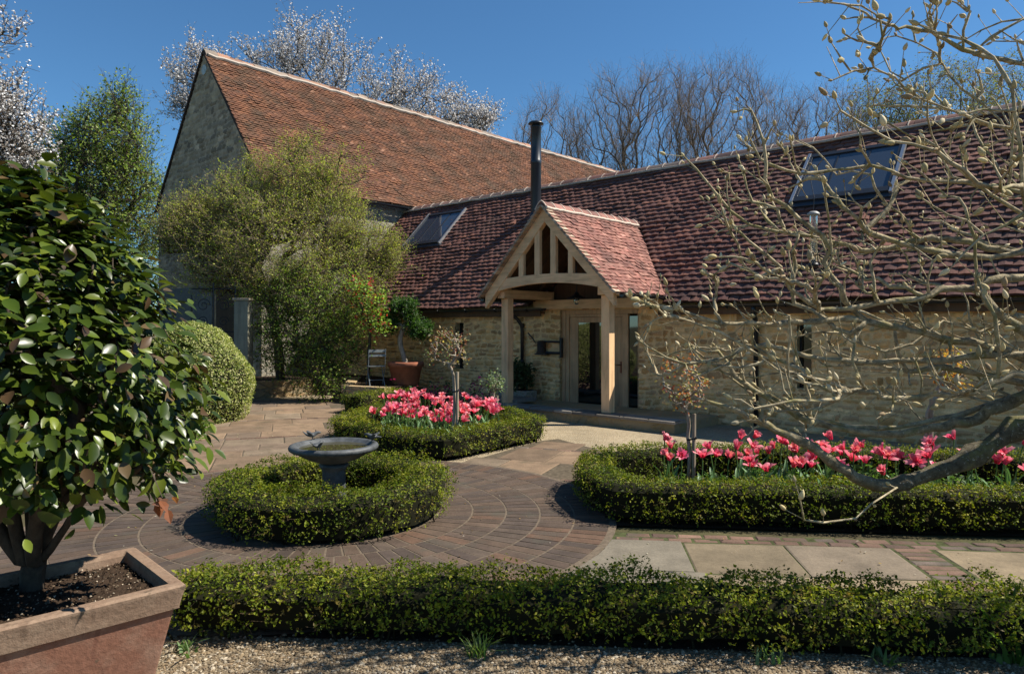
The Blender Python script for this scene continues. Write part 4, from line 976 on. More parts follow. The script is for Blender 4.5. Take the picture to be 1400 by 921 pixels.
blossom('near white flowering tree at the upper left edge', (at(-190, 400, D)[0], D, 0), at(-150, 150, D), [at(-60, 40, D), at(-40, 120, D), at(-70, 200, D), at(-140, 60, D), at(5, 170, D), at(-5, 215, D)],
        [(1.2, 1, .9), (1.15, 1, .9), (1.3, 1, .8), (1.3, 1.2, 1.4), (.75, .7, .5), (1.0, .9, .4)], 302, 300, .6, .055, 6)
rg = np.random.default_rng(310)
D = 27
T = np.concatenate([ellipsoid(rg, k, at(px, py, D), np.array(r) * D / F_PX, .2) for px, py, r, k in ((150, 200, (62, 60, 55), 260), (110, 270, (80, 70, 70), 300), (175, 290, (48, 60, 80), 260), (60, 250, (60, 60, 60), 160), (150, 390, (80, 70, 60), 260), (40, 360, (90, 80, 90), 260), (165, 150, (20, 20, 26), 40))])
tree('leafy_tree', 'light green leafy tree between the white blossom and the barn gable', 'tree', (at(130, 400, D)[0], D, 0), trunk_line((at(130, 400, D)[0], D, 0), at(130, 330, D), rg), T, 310, BARK_DK, SOFTLEAF,
     [(.17, .25, .045), (.24, .31, .08), (.10, .15, .03), (.34, .37, .16)], (.3, .3, .2, .2),   .11, 4, .08, tip=.010, e=.47, seg=.7, twig_n=4, twig_len=1.0, twig_r=.008, up_twig=.7)
for i, (x, y, hh, w, lab) in enumerate(((-15.5, 17.5, 5.2, 2.0, 'dark evergreen bush behind the camellia at left'), (-19.5, 21, 6.5, 2.6, 'larger dark evergreen bush further back at the left edge'))):
    rg = np.random.default_rng(320 + i); T = ellipsoid(rg, 420, (x, y, hh * .55), (w, w, hh * .47), .5)
    tree('evergreen_bush', lab, 'bush', (x, y, 0), trunk_line((x, y, 0), (x, y, hh * .6), rg), T, 320 + i, BARK_DK, SOFTLEAF, [(.035, .065, .015), (.05, .085, .02), (.025, .045, .012)], None, .13, 12, .14, tip=.012, seg=.6, twig_n=4, twig_len=.5, twig_r=.01, group='dark evergreens')

# big multi-stemmed shrub in front of the barn corner
rg = np.random.default_rng(330); D = 18.7; k_ = D / F_PX
LOB = ((395, 245, 52, .0, 150), (335, 275, 66, .2, 230), (275, 300, 48, -.2, 170), (445, 285, 62, .2, 240), (505, 335, 46, .2, 170), (385, 330, 88, -.5, 380), (305, 345, 55, -.4, 180), (450, 385, 72, -.2, 260), (238, 312, 26, -.3, 60), (345, 215, 20, .2, 14), (400, 195, 18, .1, 16), (440, 225, 22, .1, 20), (470, 215, 30, .1, 20), (420, 186, 18, .1, 10), (260, 275, 22, -.2, 24), (525, 350, 22, .2, 44))
T = np.concatenate([ellipsoid(rg, k, at(px, py + 16, D + dz), np.array((r * .95, r * .8, r * .80)) * k_, .55) for px, py, r, dz, k in LOB])
b0 = at(384, 528, D); b0[2] = .39
OL = [(.33, .37, .06), (.42, .43, .10), (.23, .31, .04), (.36, .30, .14), (.26, .17, .09)]
t = tree('large_shrub', 'tall spreading olive green shrub with twiggy crown at the barn corner', 'shrub', b0, trunk_line(b0, at(372, 410, D), rg, 6, .05), T, 330, BARK_DK, SOFTLEAF, OL, (.30, .25, .2, .15, .1),   .046, 7, .042,
     tip=.0085, e=.47, seg=.35, jit=.06, twig_n=5, twig_len=.62, twig_r=.0045, wpath=.12, rmax=.13, up_twig=.7, twig_col=m_bark('tan_twigs', (.16, .12, .075), (.28, .22, .14), 6))
T = np.concatenate([ellipsoid(rg, k, at(px, py, 17.2 + dz), np.array((r, r * .7, r)) * k_, .5) for px, py, r, dz, k in ((415, 455, 50, .2, 90), (460, 425, 44, .1, 80), (425, 505, 32, -.1, 60), (462, 475, 32, .1, 80), (385, 470, 36, .3, 60), (488, 440, 22, .5, 36), (440, 522, 20, -.4, 30), (370, 420, 40, .4, 60), (405, 400, 40, .2, 60))])
b1 = at(430, 530, 19.1); b1[2] = .39
tree('leafy_shrub', 'bright fresh green leafy shrub at the foot of the tall twiggy shrub', 'shrub', b1, trunk_line(b1, b1 + np.array([0, 0, .6]), rg, 4, .05), T, 331, BARK_DK, SOFTLEAF, [(.17, .27, .04), (.24, .32, .06), (.12, .19, .03), (.28, .29, .08)], None, .06, 5, .10, tip=.006, seg=.3, twig_n=4, twig_len=.45, twig_r=.006)
T = np.concatenate([ellipsoid(rg, k, at(px, py, 16.9), np.array((r, r, r)) * k_, .3) for px, py, r, k in ((503, 408, 19, 16), (487, 400, 15, 9), (506, 432, 16, 14), (520, 445, 11, 8))])
b2 = at(505, 530, 17.3); b2[2] = .39
tree('red_leaved_shrub', 'small shrub with red and green leaves beside the folding chair', 'shrub', b2, trunk_line(b2, b2 + np.array([0, 0, 1.4]), rg, 5, .04), T, 332, BARK_DK, SOFTLEAF, [(.36, .05, .04), (.18, .30, .045), (.28, .40, .065), (.24, .34, .06)], None, .085, 5, .05, tip=.006, seg=.3, twig_n=4, twig_len=.3, twig_r=.006)

# variegated clipped dome
def dome(label, c, r, h, seed, n, cols, w, leaf=.035):
    rg = np.random.default_rng(seed); t = empty('clipped_dome', (c[0], c[1], 0), label, 'bush')
    zz = h * rg.beta(1.1, .85, n); zz = np.clip(zz, .03, h * .999); prof = lambda q: r * (.86 + .2 * np.sin(PI * np.clip(q * 1.25, 0, 1))) * (1 - np.clip((q - .3) / .7, 0, 1) ** 2.3) ** .5
    q = zz / h; a = rg.uniform(0, 2 * PI, n); rr = prof(q); top_ = rg.random(n) < .25; rr = np.where(top_ & (q > .85), rr * np.sqrt(rg.random(n)), rr)
    P = np.stack([rr * np.cos(a), rr * np.sin(a), zz], 1); sl = (prof(np.clip(q + .02, 0, 1)) - prof(np.clip(q - .02, 0, 1))) / (.04 * h)
    N = unit(np.stack([np.cos(a), np.sin(a), np.clip(-sl, -.3, 6)], 1))
    P = P + N * (wave(P, 3.2, seed) * .05 - rg.exponential(.03, n))[:, None]; P[:, 2] = np.maximum(P[:, 2], .02)
    S = Soup(); leaves(S, P, N + rg.normal(0, .7, (n, 3)), leaf * rg.uniform(.7, 1.3, n), palette(rg, n, cols, w, .2), rg); S.build('foliage', BOXLEAF, t)
    m = MB(); m.lathe([(max(0, float(prof(np.array(k)))) - .1 if k < .9 else 0, h * k * .97) for k in (.01, .15, .3, .45, .6, .7, .8, .88, .92)], n=20); m.build('dark_core', CORE, t, True)  # solid dark core added under the leaves against see-through
VAR = [(.26, .30, .07), (.42, .42, .17), (.12, .17, .04), (.5, .48, .24)]
dome('large rounded variegated yellow green bush beside the path', (-6.2, 13.6), 1.08, 1.95, 341, 26000, VAR, (.35, .28, .2, .17), .04)
dome('lower rounded variegated bush hidden mostly behind the camellia', (-8.4, 12.6), 1.2, 1.6, 342, 14000, VAR, (.35, .28, .2, .17), .04)

# ------------------------------------------------------------ birdbath
t = empty('birdbath', (CC[0], CC[1], 0), 'grey fluted bronze birdbath with three small birds on its rim', 'birdbath')
m = MB()
flut = lambda a, k: .035 * abs(math.sin(a * 9)) if 4 <= k <= 9 else 0
m.lathe([(0, 0), (.2, 0), (.2, .07), (.17, .085), (.165, .11), (.135, .13), (.125, .22), (.115, .35), (.115, .43), (.125, .47), (.15, .485), (.155, .505), (.12, .515)], n=54, wob=flut)
m.build('pedestal', BATH, t, True)
m = MB(); rim = lambda a, k: .012 * abs(math.sin(a * 30)) if 6 <= k <= 9 else 0
m.lathe([(0, .515), (.12, .515), (.17, .535), (.25, .56), (.33, .60), (.385, .635), (.425, .645), (.452, .662), (.458, .682), (.447, .702), (.42, .71), (.395, .70), (.375, .68), (.30, .645), (.15, .625), (0, .62)], n=120, wob=rim)
m.build('bowl', BATH, t, True)
m = MB(); m.lathe([(.372, .672), (0, .672)], n=64); m.build('water', WATER, t)
def bird(a, face, tail_up, par):
    me = bpy.data.meshes.new('bird_figure')
    v = [(0, 0, .035), (.04, 0, .045), (.075, 0, .068), (.105, 0, .068), (.128, 0, .064), (-.045, 0, .04), (-.105, 0, .04 + tail_up), (-.01, .05, .06), (-.05, .075, .085), (-.01, -.05, .06), (-.05, -.075, .085), (.02, .012, .012), (.02, .014, -.012), (.02, -.012, .012), (.02, -.014, -.012)]
    e = [(0, 1), (1, 2), (2, 3), (3, 4), (0, 5), (5, 6), (0, 7), (7, 8), (0, 9), (9, 10), (0, 11), (11, 12), (0, 13), (13, 14)]
    r = [(.03, .03), (.03, .028), (.023, .022), (.02, .019), (.004, .004), (.022, .017), (.015, .005), (.024, .01), (.02, .006), (.024, .01), (.02, .006), (.005, .005), (.006, .006), (.005, .005), (.006, .006)]
    me.from_pydata(v, e, []); me.update(); o = link('bird_figure', me, BATH, par)
    sk = o.modifiers.new('skin', 'SKIN'); sk.use_smooth_shade = True
    for d, q in zip(me.skin_vertices[0].data, r): d.radius = q
    me.skin_vertices[0].data[0].use_root = True
    o.modifiers.new('sub', 'SUBSURF').levels = 2; o.modifiers['sub'].render_levels = 2
    o.location = (.415 * math.cos(a), .415 * math.sin(a), .722); o.rotation_euler = (0, 0, face); o.scale = (.85, .85, .85)
t.scale = (.93, .93, .98); bird(R(140), R(20), .05, t); bird(R(262), R(75), .02, t); bird(R(20), R(170), .0, t)

# ------------------------------------------------------------ square pot and camellia
PC_ = np.array([-2.045, 3.25]); pang = R(45)
t = empty('square_pot', (PC_[0], PC_[1], 0), 'large square tapered terracotta pot with moulded rim holding the camellia', 'plant pot', None, R(44))
hs = .385
def frust(m, r0, z0, r1, z1, inner=False):
    vs = [(-r0, -r0, z0), (r0, -r0, z0), (r0, r0, z0), (-r0, r0, z0), (-r1, -r1, z1), (r1, -r1, z1), (r1, r1, z1), (-r1, r1, z1)]
    m.add(vs, [(i, (i + 1) % 4, (i + 1) % 4 + 4, i + 4)[::(-1 if inner else 1)] for i in range(4)])
m = MB(); frust(m, .235, 0, .345, .545); m.add([(-.235, -.235, 0), (.235, -.235, 0), (.235, .235, 0), (-.235, .235, 0)], [(3, 2, 1, 0)])
m.build('body', TERRA, t, bevel=.012, seg=3)
m = MB(); rr = [(.343, .545), (.362, .55), (.372, .60), (.383, .64), (.385, .652), (.372, .66), (.325, .66), (.315, .64), (.31, .55)]
for (a, za), (b, zb) in zip(rr[:-1], rr[1:]): frust(m, a, za, b, zb)
me = m.build('rim', TERRA_RIM, t, bevel=.011, seg=3)
n = 40; g = np.linspace(-.316, .316, n); X, Y = np.meshgrid(g, g); Z = .605 + wave(np.stack([X.ravel(), Y.ravel()], 1), 12, 5) * .008 + wave(np.stack([X.ravel(), Y.ravel()], 1), 60, 6) * .006 + rng.normal(0, .003, n * n)
V = np.stack([X.ravel(), Y.ravel(), Z], 1); i = np.arange(n * n).reshape(n, n); F = np.stack([i[:-1, :-1].ravel(), i[:-1, 1:].ravel(), i[1:, 1:].ravel(), i[1:, :-1].ravel()], 1)
S = Soup(); S.add(V, F, (.04, .026, .017)); k = 900
gp = np.stack([rng.uniform(-.31, .31, k), rng.uniform(-.31, .31, k), np.full(k, .612)], 1)
leaves(S, gp, rng.normal(0, .5, (k, 3)) + np.array([0, 0, 1]), rng.uniform(.004, .014, k), palette(rng, k, [(.05, .033, .02), (.16, .12, .08), (.36, .3, .22), (.03, .02, .014)], [.45, .3, .1, .15], .3), rng, CLUMP)
S.build('soil', m_leaf('potting_soil', .95, .1, 0), t)

rg = np.random.default_rng(401); cb = np.array([-2.27, 3.32, .60])
lim = []
for k in range(30000):
    z = rg.uniform(1.10, 2.50); u = (z - 1.10) / 1.40
    rad = .83 * (1 - max(0, u - .18) ** 1.5 / .82 ** 1.5) ** .62 * (1 if u > .1 else .75 + 2.5 * u)
    a = rg.uniform(0, 2 * PI); q = rad * rg.uniform(.25, 1) ** .5; lim.append((cb[0] - .06 + q * math.cos(a), cb[1] + q * math.sin(a) * .95, z))
    if len(lim) > 760: break
T = np.array(lim)
t = empty('camellia', cb, 'glossy dark green camellia shrub growing in the square terracotta pot', 'shrub')
G = Grow([cb - cb, np.array([.02, 0, .16]), np.array([.0, .01, .30])])
for a, l, zz in ((.3, .25, .75), (2.2, .28, .8), (4.2, .22, .85), (5.4, .35, .7), (1.2, .12, 1.0), (3.2, .4, .62), (5.9, .5, .6)):
    G.path([np.array([.03 * math.cos(a), .03 * math.sin(a), .12]), np.array([l * .4 * math.cos(a), l * .4 * math.sin(a), zz * .5]), np.array([l * math.cos(a), l * math.sin(a), zz])], 1)
G.reach(T - cb, rg, .18, .05, .22, .15, 2); G.radii(.0036, .45, .05); S = Soup(); G.mesh(S, 9, 5, .08, rg, .05); S.build('branches', m_bark('camellia_bark', (.03, .023, .017), (.085, .065, .046), 22), t, True)
tips = np.asarray(G.P)[G.tips]; par = np.asarray(G.P)[np.asarray(G.par)[G.tips]]
nn = 13; tt = np.repeat(tips, nn, 0); n = len(tt); out = unit(tt - np.array([-.06, 0, .75])); P = tt + rg.normal(0, .06, (n, 3))
N = unit(out * .55 + np.array([.25, -.05, .75]) + rg.normal(0, .45, (n, 3))); ax = out + rg.normal(0, .55, (n, 3)) - np.array([0, 0, .3])
c = palette(rg, n, [(.030, .050, .006), (.058, .085, .009), (.125, .155, .016), (.075, .045, .022), (.11, .075, .035)], [.44, .34, .14, .05, .03], .22)
S = Soup(); leaves(S, P, N, rg.uniform(.05, .10, n), c, rg, CAML, ax)
S.build('foliage', CAMLEAF, t, True)
S = Soup(); bl_ = at(222, 680, 3.0) - cb; k = 7; leaves(S, bl_ + rg.normal(0, .018, (k, 3)) - np.array([0, 0, .0]), rg.normal(size=(k, 3)), rg.uniform(.05, .08, k), palette(rg, k, [(.26, .10, .05), (.14, .07, .045)], None, .2), rg, BIGLEAF, np.tile([0., 0, -1], (k, 1)) + rg.normal(0, .4, (k, 3)))
sticks(S, [at(205, 640, 3.0) - cb], [bl_], .003, .002, (.1, .07, .05)); S.build('withered_leaves', SOFTLEAF, t)

# ------------------------------------------------------------ magnolia reaching in from the right
MD = 5.0
MK = .86; mb0 = np.array([4.75, 5.3, 0.0]) * MK; t = empty('magnolia', mb0, 'spreading pale barked magnolia with furry buds reaching in from the right', 'tree')
def mp(pts, d0, d1):
    n = len(pts); return [at(px, py, (d0 + (d1 - d0) * i / (n - 1)) * MK) - mb0 for i, (px, py) in enumerate(pts)]
G = Grow([np.zeros(3), np.array([-.03, 0, .5]), np.array([-.10, -.03, .95]), np.array([-.16, .0, 1.5]), np.array([-.2, .04, 2.1]), np.array([-.3, .05, 2.7]), np.array([-.35, .1, 3.3])])
BR_ = [
 (2, 5.0, 4.7, [(1470, 590), (1400, 578), (1375, 596), (1332, 623), (1298, 637), (1264, 650), (1236, 660), (1200, 665), (1177, 657), (1157, 646), (1135, 629), (1112, 612), (1078, 595), (1045, 580), (1022, 572), (1006, 558), (964, 547)]),
 (2, 5.1, 5.6, [(1450, 520), (1400, 543), (1373, 555), (1350, 560), (1338, 576), (1303, 578), (1276, 585), (1230, 593), (1199, 595), (1168, 589), (1111, 578), (1076, 558), (1037, 537), (1020, 525), (1006, 516), (995, 500), (980, 478)]),
 (2, 5.2, 4.6, [(1450, 520), (1400, 489), (1357, 474), (1296, 464), (1230, 449), (1184, 439), (1141, 437), (1091, 439), (1068, 443), (1030, 439), (987, 443), (956, 431), (918, 420), (883, 416), (864, 406)]),
 (3, 5.1, 5.3, [(1440, 485), (1361, 484), (1320, 488), (1284, 491), (1230, 493), (1180, 497), (1130, 491), (1076, 481), (1049, 468), (1014, 477), (983, 493), (937, 497), (910, 489), (880, 470)]),
 (3, 5.0, 4.7, [(1450, 400), (1400, 381), (1370, 380), (1345, 384), (1333, 396), (1300, 396), (1270, 402), (1240, 410), (1200, 414), (1150, 420), (1126, 424), (1107, 412), (1084, 393), (1068, 366), (1049, 350), (1026, 331), (1003, 308), (987, 292)]),
 (2, 4.8, 4.9, [(1470, 500), (1400, 457), (1376, 437), (1350, 415), (1335, 400)]),
 (4, 5.2, 5.5, [(1460, 350), (1400, 344), (1361, 342), (1335, 336), (1308, 327), (1282, 325), (1256, 326), (1225, 339), (1204, 342), (1178, 343), (1153, 335), (1107, 323), (1064, 317), (1026, 308), (999, 289), (972, 258), (950, 232), (935, 214)]),
 (4, 5.0, 5.2, [(1470, 330), (1420, 345), (1300, 352), (1178, 318), (1196, 303), (1212, 290), (1220, 274), (1228, 256), (1246, 245)]),
 (5, 5.0, 5.0, [(1460, 280), (1400, 265), (1340, 252), (1300, 249), (1239, 243), (1190, 226), (1140, 232), (1095, 240), (1050, 228), (1030, 205), (1022, 180)]),
 (5, 4.8, 4.6, [(1460, 320), (1400, 297), (1355, 265), (1323, 244), (1300, 219), (1280, 200), (1240, 185), (1200, 160)]),
 (6, 4.9, 4.4, [(1440, 110), (1400, 87), (1371, 80), (1339, 78), (1317, 67), (1295, 52), (1274, 43), (1252, 39), (1226, 40), (1217, 37), (1193, 24), (1176, 13), (1154, 6), (1130, 4)]),
 (6, 4.9, 5.0, [(1440, 60), (1400, 26), (1371, 39), (1354, 50), (1341, 63), (1343, 74)]),
 (5, 4.7, 4.5, [(1450, 230), (1420, 200), (1382, 176), (1332, 163), (1302, 152), (1274, 141), (1250, 130), (1230, 113), (1215, 101), (1193, 93), (1165, 98), (1150, 82), (1137, 59)]),
 (5, 4.8, 5.1, [(1450, 240), (1384, 189), (1367, 163), (1341, 139), (1317, 122), (1300, 104), (1289, 87), (1278, 72), (1252, 59), (1226, 49)]),
 (4, 4.3, 4.2, [(1440, 330), (1402, 290), (1398, 250), (1393, 200), (1389, 152), (1386, 122)]),
 (3, 5.2, 5.4, [(1440, 520), (1400, 525), (1344, 513), (1312, 505), (1276, 501), (1242, 508)]),
 (2, 4.9, 4.7, [(1450, 530), (1400, 510), (1375, 516), (1332, 536), (1293, 540), (1259, 539), (1231, 546), (1208, 542), (1185, 533), (1163, 536), (1140, 525), (1109, 516), (1078, 508), (1050, 491), (1020, 475), (985, 455), (950, 440), (935, 438)]),
 (2, 5.3, 5.6, [(1460, 560), (1380, 540), (1310, 568), (1260, 578), (1197, 588), (1163, 584), (1135, 578), (1106, 573), (1078, 556), (1050, 544), (1020, 528), (985, 505), (950, 480)]),
 (3, 5.0, 5.3, [(1440, 440), (1390, 430), (1340, 455), (1290, 440), (1250, 470), (1210, 480), (1180, 470), (1150, 455), (1120, 455), (1090, 460)]),
]
WPX = [(46, 8), (26, 6), (20, 4), (16, 4), (19, 4), (24, 12), (17, 4), (15, 7), (10, 4), (10, 3), (12, 3), (8, 4), (6, 3), (6, 3), (9, 6), (16, 9), (14, 4), (13, 4), (9, 4)]
RMIN = {}
for (j, d0, d1, pts), (w0, w1) in zip(BR_, WPX):
    q = mp(pts, d0, d1); q = [(G.P[j] + q[0]) / 2] + q; k0 = len(G.P); G.path(q, j)
    for i in range(len(q)): u = i / (len(q) - 1); RMIN[k0 + i] = (w0 + (w1 - w0) * u ** .75) * .37 * MK * (d0 + (d1 - d0) * u) / F_PX
G.path([at(px, py, dd * MK) - mb0 for px, py, dd in ((1226, 667, 4.74), (1192, 688, 4.6), (1171, 709, 4.5), (1126, 715, 4.4), (1098, 709, 4.35), (1094, 683, 4.3))])
nb = len(G.P); rg = np.random.default_rng(420)
# side shoots: near the boughs, towards the light
P = np.asarray(G.P); cand = P[7:]; T = []
reg = [(870, 400, 1060, 520, 42), (960, 230, 1130, 400, 56), (1060, 300, 1400, 480, 110), (1000, 440, 1250, 560, 34), (1120, 0, 1400, 130, 46), (1140, 130, 1400, 300, 60), (1000, 470, 1120, 600, 22), (1200, 480, 1400, 580, 34), (1000, 150, 1120, 240, 12)]
for x0, y0, x1, y1, k in reg:
    for _ in range(k):
        px, py = rg.uniform(x0, x1), rg.uniform(y0, y1); pp = at(px, py, 1.0); pp[2] -= CAM_H
        sc2 = [(q + mb0) for q in cand]; pr = np.array([(700 + F_PX * q[0] / q[1] - px) ** 2 + (Y_H - F_PX * (q[2] - CAM_H) / q[1] - py) ** 2 for q in sc2]); dd = sc2[int(np.argmin(pr))][1]
        T.append(at(px, py, dd + rg.normal(0, .3)) - mb0)
T += list(np.stack([rg.uniform(-.5, 1.6, 80), rg.uniform(-1.8, .2, 80), rg.uniform(2.0, 4.2, 80)], 1))
G.reach(np.array(T), rg, .12, .06, .12, .12, 4, .02, np.array([.93, 0, -.37])); G.radii(.0052, .42, .15)
for k, v in RMIN.items(): G.r[k] = max(v, .004)
G.r[:7] = np.maximum(G.r[:7], [.17, .15, .14, .12, .10, .08, .06])
G.shade = lambda r: np.array([(.42, .345, .215)]) + (np.array([(.115, .095, .06)]) - np.array([(.42, .345, .215)])) * np.clip((r[:, None] - .010) / .035, 0, 1)  # thick limbs darker: old mossy bark, plus the low bough's shade put into the colour
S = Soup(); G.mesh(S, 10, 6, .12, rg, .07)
tips = np.asarray(G.P)[G.tips]; par = np.asarray(G.P)[np.asarray(G.par)[G.tips]]
# short spurs all along the thin shoots
Pn = np.asarray(G.P); idx = np.where((G.r < .016) & (np.arange(len(Pn)) > 7))[0]; idx = rg.choice(idx, min(950, len(idx)), False)
A = Pn[idx]; dv = unit(Pn[idx] - Pn[np.asarray(G.par)[idx]]); B = A + unit(dv * .5 + rg.normal(0, .8, (len(A), 3)) + np.array([-.1, 0, .45])) * rg.uniform(.03, .19, (len(A), 1)); sticks(S, A, B, .0034, .002, (.39, .315, .195))
# a few curling tendrils
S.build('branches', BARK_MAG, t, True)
td = unit(tips - par); k2 = rg.choice(len(tips), len(tips) // 3); off = unit(td[k2] + rg.normal(0, .6, (len(k2), 3)))
BT = np.concatenate([tips, tips[k2] - td[k2] * .03 + off * .012, B[:700]]); BD = np.concatenate([td, off, unit(B - A)[:700]]); BD = unit(BD + rg.normal(0, .25, BD.shape) + np.array([0, 0, .25]))
V0 = []; k6 = 6
for h_, r_ in ((0, .22), (.14, .52), (.4, .64), (.68, .5), (.9, .24)): V0 += [(r_ * math.cos(a), r_ * math.sin(a), h_) for a in np.arange(k6) * 2 * PI / k6]
V0.append((.04, 0, 1.05)); V0 = np.array(V0); F4 = np.array([(q * k6 + i, q * k6 + (i + 1) % k6, (q + 1) * k6 + (i + 1) % k6, (q + 1) * k6 + i) for q in range(4) for i in range(k6)]); F3 = np.array([(4 * k6 + i, 4 * k6 + (i + 1) % k6, 30) for i in range(k6)])
def bud_geo(p, d, ln, wd):
    x = unit(np.cross(d, [0.3, .5, .8])); y = np.cross(d, x); return p + V0[:, :1] * wd * x + V0[:, 1:2] * wd * y + V0[:, 2:] * ln * d
dist = -(BT + mb0)[:, 1] + ((BT + mb0)[:, 0] > 4.2) * -3; order = np.argsort(-dist); n1 = 0; S = Soup()
BUDC = [(.56, .47, .25), (.46, .37, .19), (.62, .53, .34), (.32, .23, .13)]
for rank, q in enumerate(order):
    ln = rg.uniform(.030, .062) * (.75 if rank > 400 else 1); wd = ln * rg.uniform(.36, .46); V = bud_geo(BT[q], BD[q], ln, wd); c = palette(rg, 1, BUDC, [.35, .3, .2, .15])[0]
    if rank < 95:
        s1 = Soup(); s1.add(V, F4, c); s1.add(V, F3 * 0 + F3, c) if False else None
        s1.V[-1] = V; s1.F[3].append(F3); s1.C[3].append(np.tile(c, (len(F3), 1)).astype(np.float32)); s1.build('bud', BUDM, t, True)
    elif rg.random() < .9:
        S.add(V, F4, c); S.F[3].append(F3 + S.n - len(V)); S.C[3].append(np.tile(c, (len(F3), 1)).astype(np.float32))
o = S.build('smaller_buds', BUDM, t, True); o['kind'] = 'stuff'

rg = np.random.default_rng(430); T = ellipsoid(rg, 260, (5.5, 3.0, 2.6), (1.1, .95, 1.4), .3)  # unseen shrub, added past the right edge to dapple gravel and hedge with shade
tree('unseen_shade_shrub', 'tall leafy shrub out of view at right, added to shade the front gravel', 'shrub', (5.7, 3.0, 0), trunk_line((5.7, 3.0, 0), (5.5, 3.0, 1.9), rg), T, 430, BARK_DK, SOFTLEAF, [(.06, .11, .02), (.09, .15, .03)], None, .07, 9, .08, tip=.006, seg=.3, twig_n=4, twig_len=.35, twig_r=.005)
# ------------------------------------------------------------ tulips
def petal_strip(S, base_r, ln, wid, open_, tilt, a0, c0, c1, rg):
    k = 6; V = []
    for i in range(k):
        u = i / (k - 1); r = base_r + ln * (open_ * u ** 1.4 * .75); z = ln * (u * (1 - .25 * open_ * u)) ; w = wid * (math.sin(PI * (.12 + .70 * u)) ** .8)
        for s in (-1, 0, 1):
            fr = (rg.normal(0, .004) + (.010 * s * s)) * u; b = a0 + s * w / max(r + .012, .02) * .5 * (1 if s else 0)
            rr = r + fr - (.004 if s == 0 else 0); V.append((rr * math.cos(b), rr * math.sin(b), z + rg.normal(0, .003) * u - .004 * s * s))
    F = []; C = []
    for i in range(k - 1):
        for s in (0, 1):
            F.append((i * 3 + s, i * 3 + s + 1, i * 3 + s + 4, i * 3 + s + 3)); u = i / (k - 2); C.append(np.array(c0) * (1 - u) + np.array(c1) * u)
    S.add(V, F, np.array(C))
def tulip_proto(seed, op):
    rg = np.random.default_rng(seed); S = Soup()
    red, pink = np.array((.72, .03, .085)) * (1 + .12 * np.sin(seed)), np.array((.88, .23 + .07 * np.sin(seed * 2.3), .27 + .06 * np.cos(seed * 1.7)))
    for j in range(3): petal_strip(S, .012, .075, .052, op * rg.uniform(.8, 1.1), 0, j * 2.09 + rg.normal(0, .1), red, pink, rg)
    for j in range(3): petal_strip(S, .015, .082, .055, op * rg.uniform(1.0, 1.4), 0, j * 2.09 + 1.05 + rg.normal(0, .12), (.78, .05, .12), (.92, .33, .37), rg)
    for j in range(3): petal_strip(S, .006, .055, .036, op * rg.uniform(.4, .7), 0, j * 2.09 + .5 + rg.normal(0, .2), (.55, .03, .06), (.75, .12, .18), rg)
    fl = S.build('flower', PETAL, None, True); fl.location = (0, 0, 0)
    S = Soup(); V, F = tube_np(np.array([(0, 0, -.46), (.012, .004, -.3), (.006, -.004, -.12), (0, 0, .006)]), np.array([.006, .0055, .005, .007]), 6); S.add(V, F, (.10, .19, .05)); st = S.build('stem', STEMM, None, True)
    lv = []
    for j in range(2):
        S = Soup(); a = rg.uniform(0, 6.28); k = 7; V = []; L = rg.uniform(.28, .38)
        for i in range(k):
            u = i / (k - 1); r = .015 + .12 * u ** 1.8; z = -.45 + L * u * (1 - .28 * u); w = .055 * math.sin(PI * (.12 + .85 * u)) ** .8
            for s in (-1, 0, 1): V.append((r * math.cos(a) - s * w / 2 * math.sin(a), r * math.sin(a) + s * w / 2 * math.cos(a), z + .012 * s * s))
        F = [(i * 3 + s, i * 3 + s + 1, i * 3 + s + 4, i * 3 + s + 3) for i in range(k - 1) for s in (0, 1)]; S.add(V, F, palette(rg, 1, [(.10, .2, .075), (.14, .25, .11)])[0]); lv.append(S.build('leaf', STEMM, None, True))
    return [fl, st] + lv
PROT = [tulip_proto(500 + i, o) for i, o in enumerate((.25, .4, .58, .75, .5, .9))]
for pr in PROT:
    for o in pr: COL.objects.unlink(o)
def tulip(p, rg, label, group, sc_=1.0):
    z = rg.uniform(.36, .60) * (1 if sc_ == 1 else sc_); root = bpy.data.objects.new('tulip', None); COL.objects.link(root); root.empty_display_size = .1
    root.location = (p[0], p[1], .02); root.rotation_euler = (rg.normal(0, .12), rg.normal(0, .12), rg.uniform(0, 6.28)); tag(root, label, 'tulip', group)
    k = z / .47; s = rg.uniform(1.0, 1.4)
    for q in PROT[rg.integers(0, len(PROT))]:
        c = q.copy(); COL.objects.link(c); c.parent = root; c.location = (0, 0, z)
        if q.data.name.startswith('flower'): c.scale = (s, s, s * rg.uniform(.9, 1.05)); c.rotation_euler = (rg.normal(0, .38), rg.normal(0, .38), rg.uniform(0, 6))
        else: c.scale = (1, 1, k)
rg = np.random.default_rng(510)
LB = [(-2.25, 11.25), (-.95, 10.1), (-.1, 11.15), (-.55, 12.5), (-1.5, 13.0), (-2.1, 13.0)]
pts = []
while len(pts) < 140:
    p = np.array([rg.uniform(-2.4, .2), rg.uniform(10, 13.1)])
    if inside(LB, p) and all(np.hypot(*(p - q)) > .10 for q in pts): pts.append(p)
for p in pts: tulip(p, rg, 'coral pink open tulip in the dense bed left of the porch', 'tulips in the left bed')
RB = [(1.35, 7.0), (2.4, 6.85), (4.2, 6.7), (5.6, 6.6), (5.5, 7.4), (4.6, 7.75), (3.0, 8.1), (1.9, 8.1), (1.3, 7.7)]
pts = []
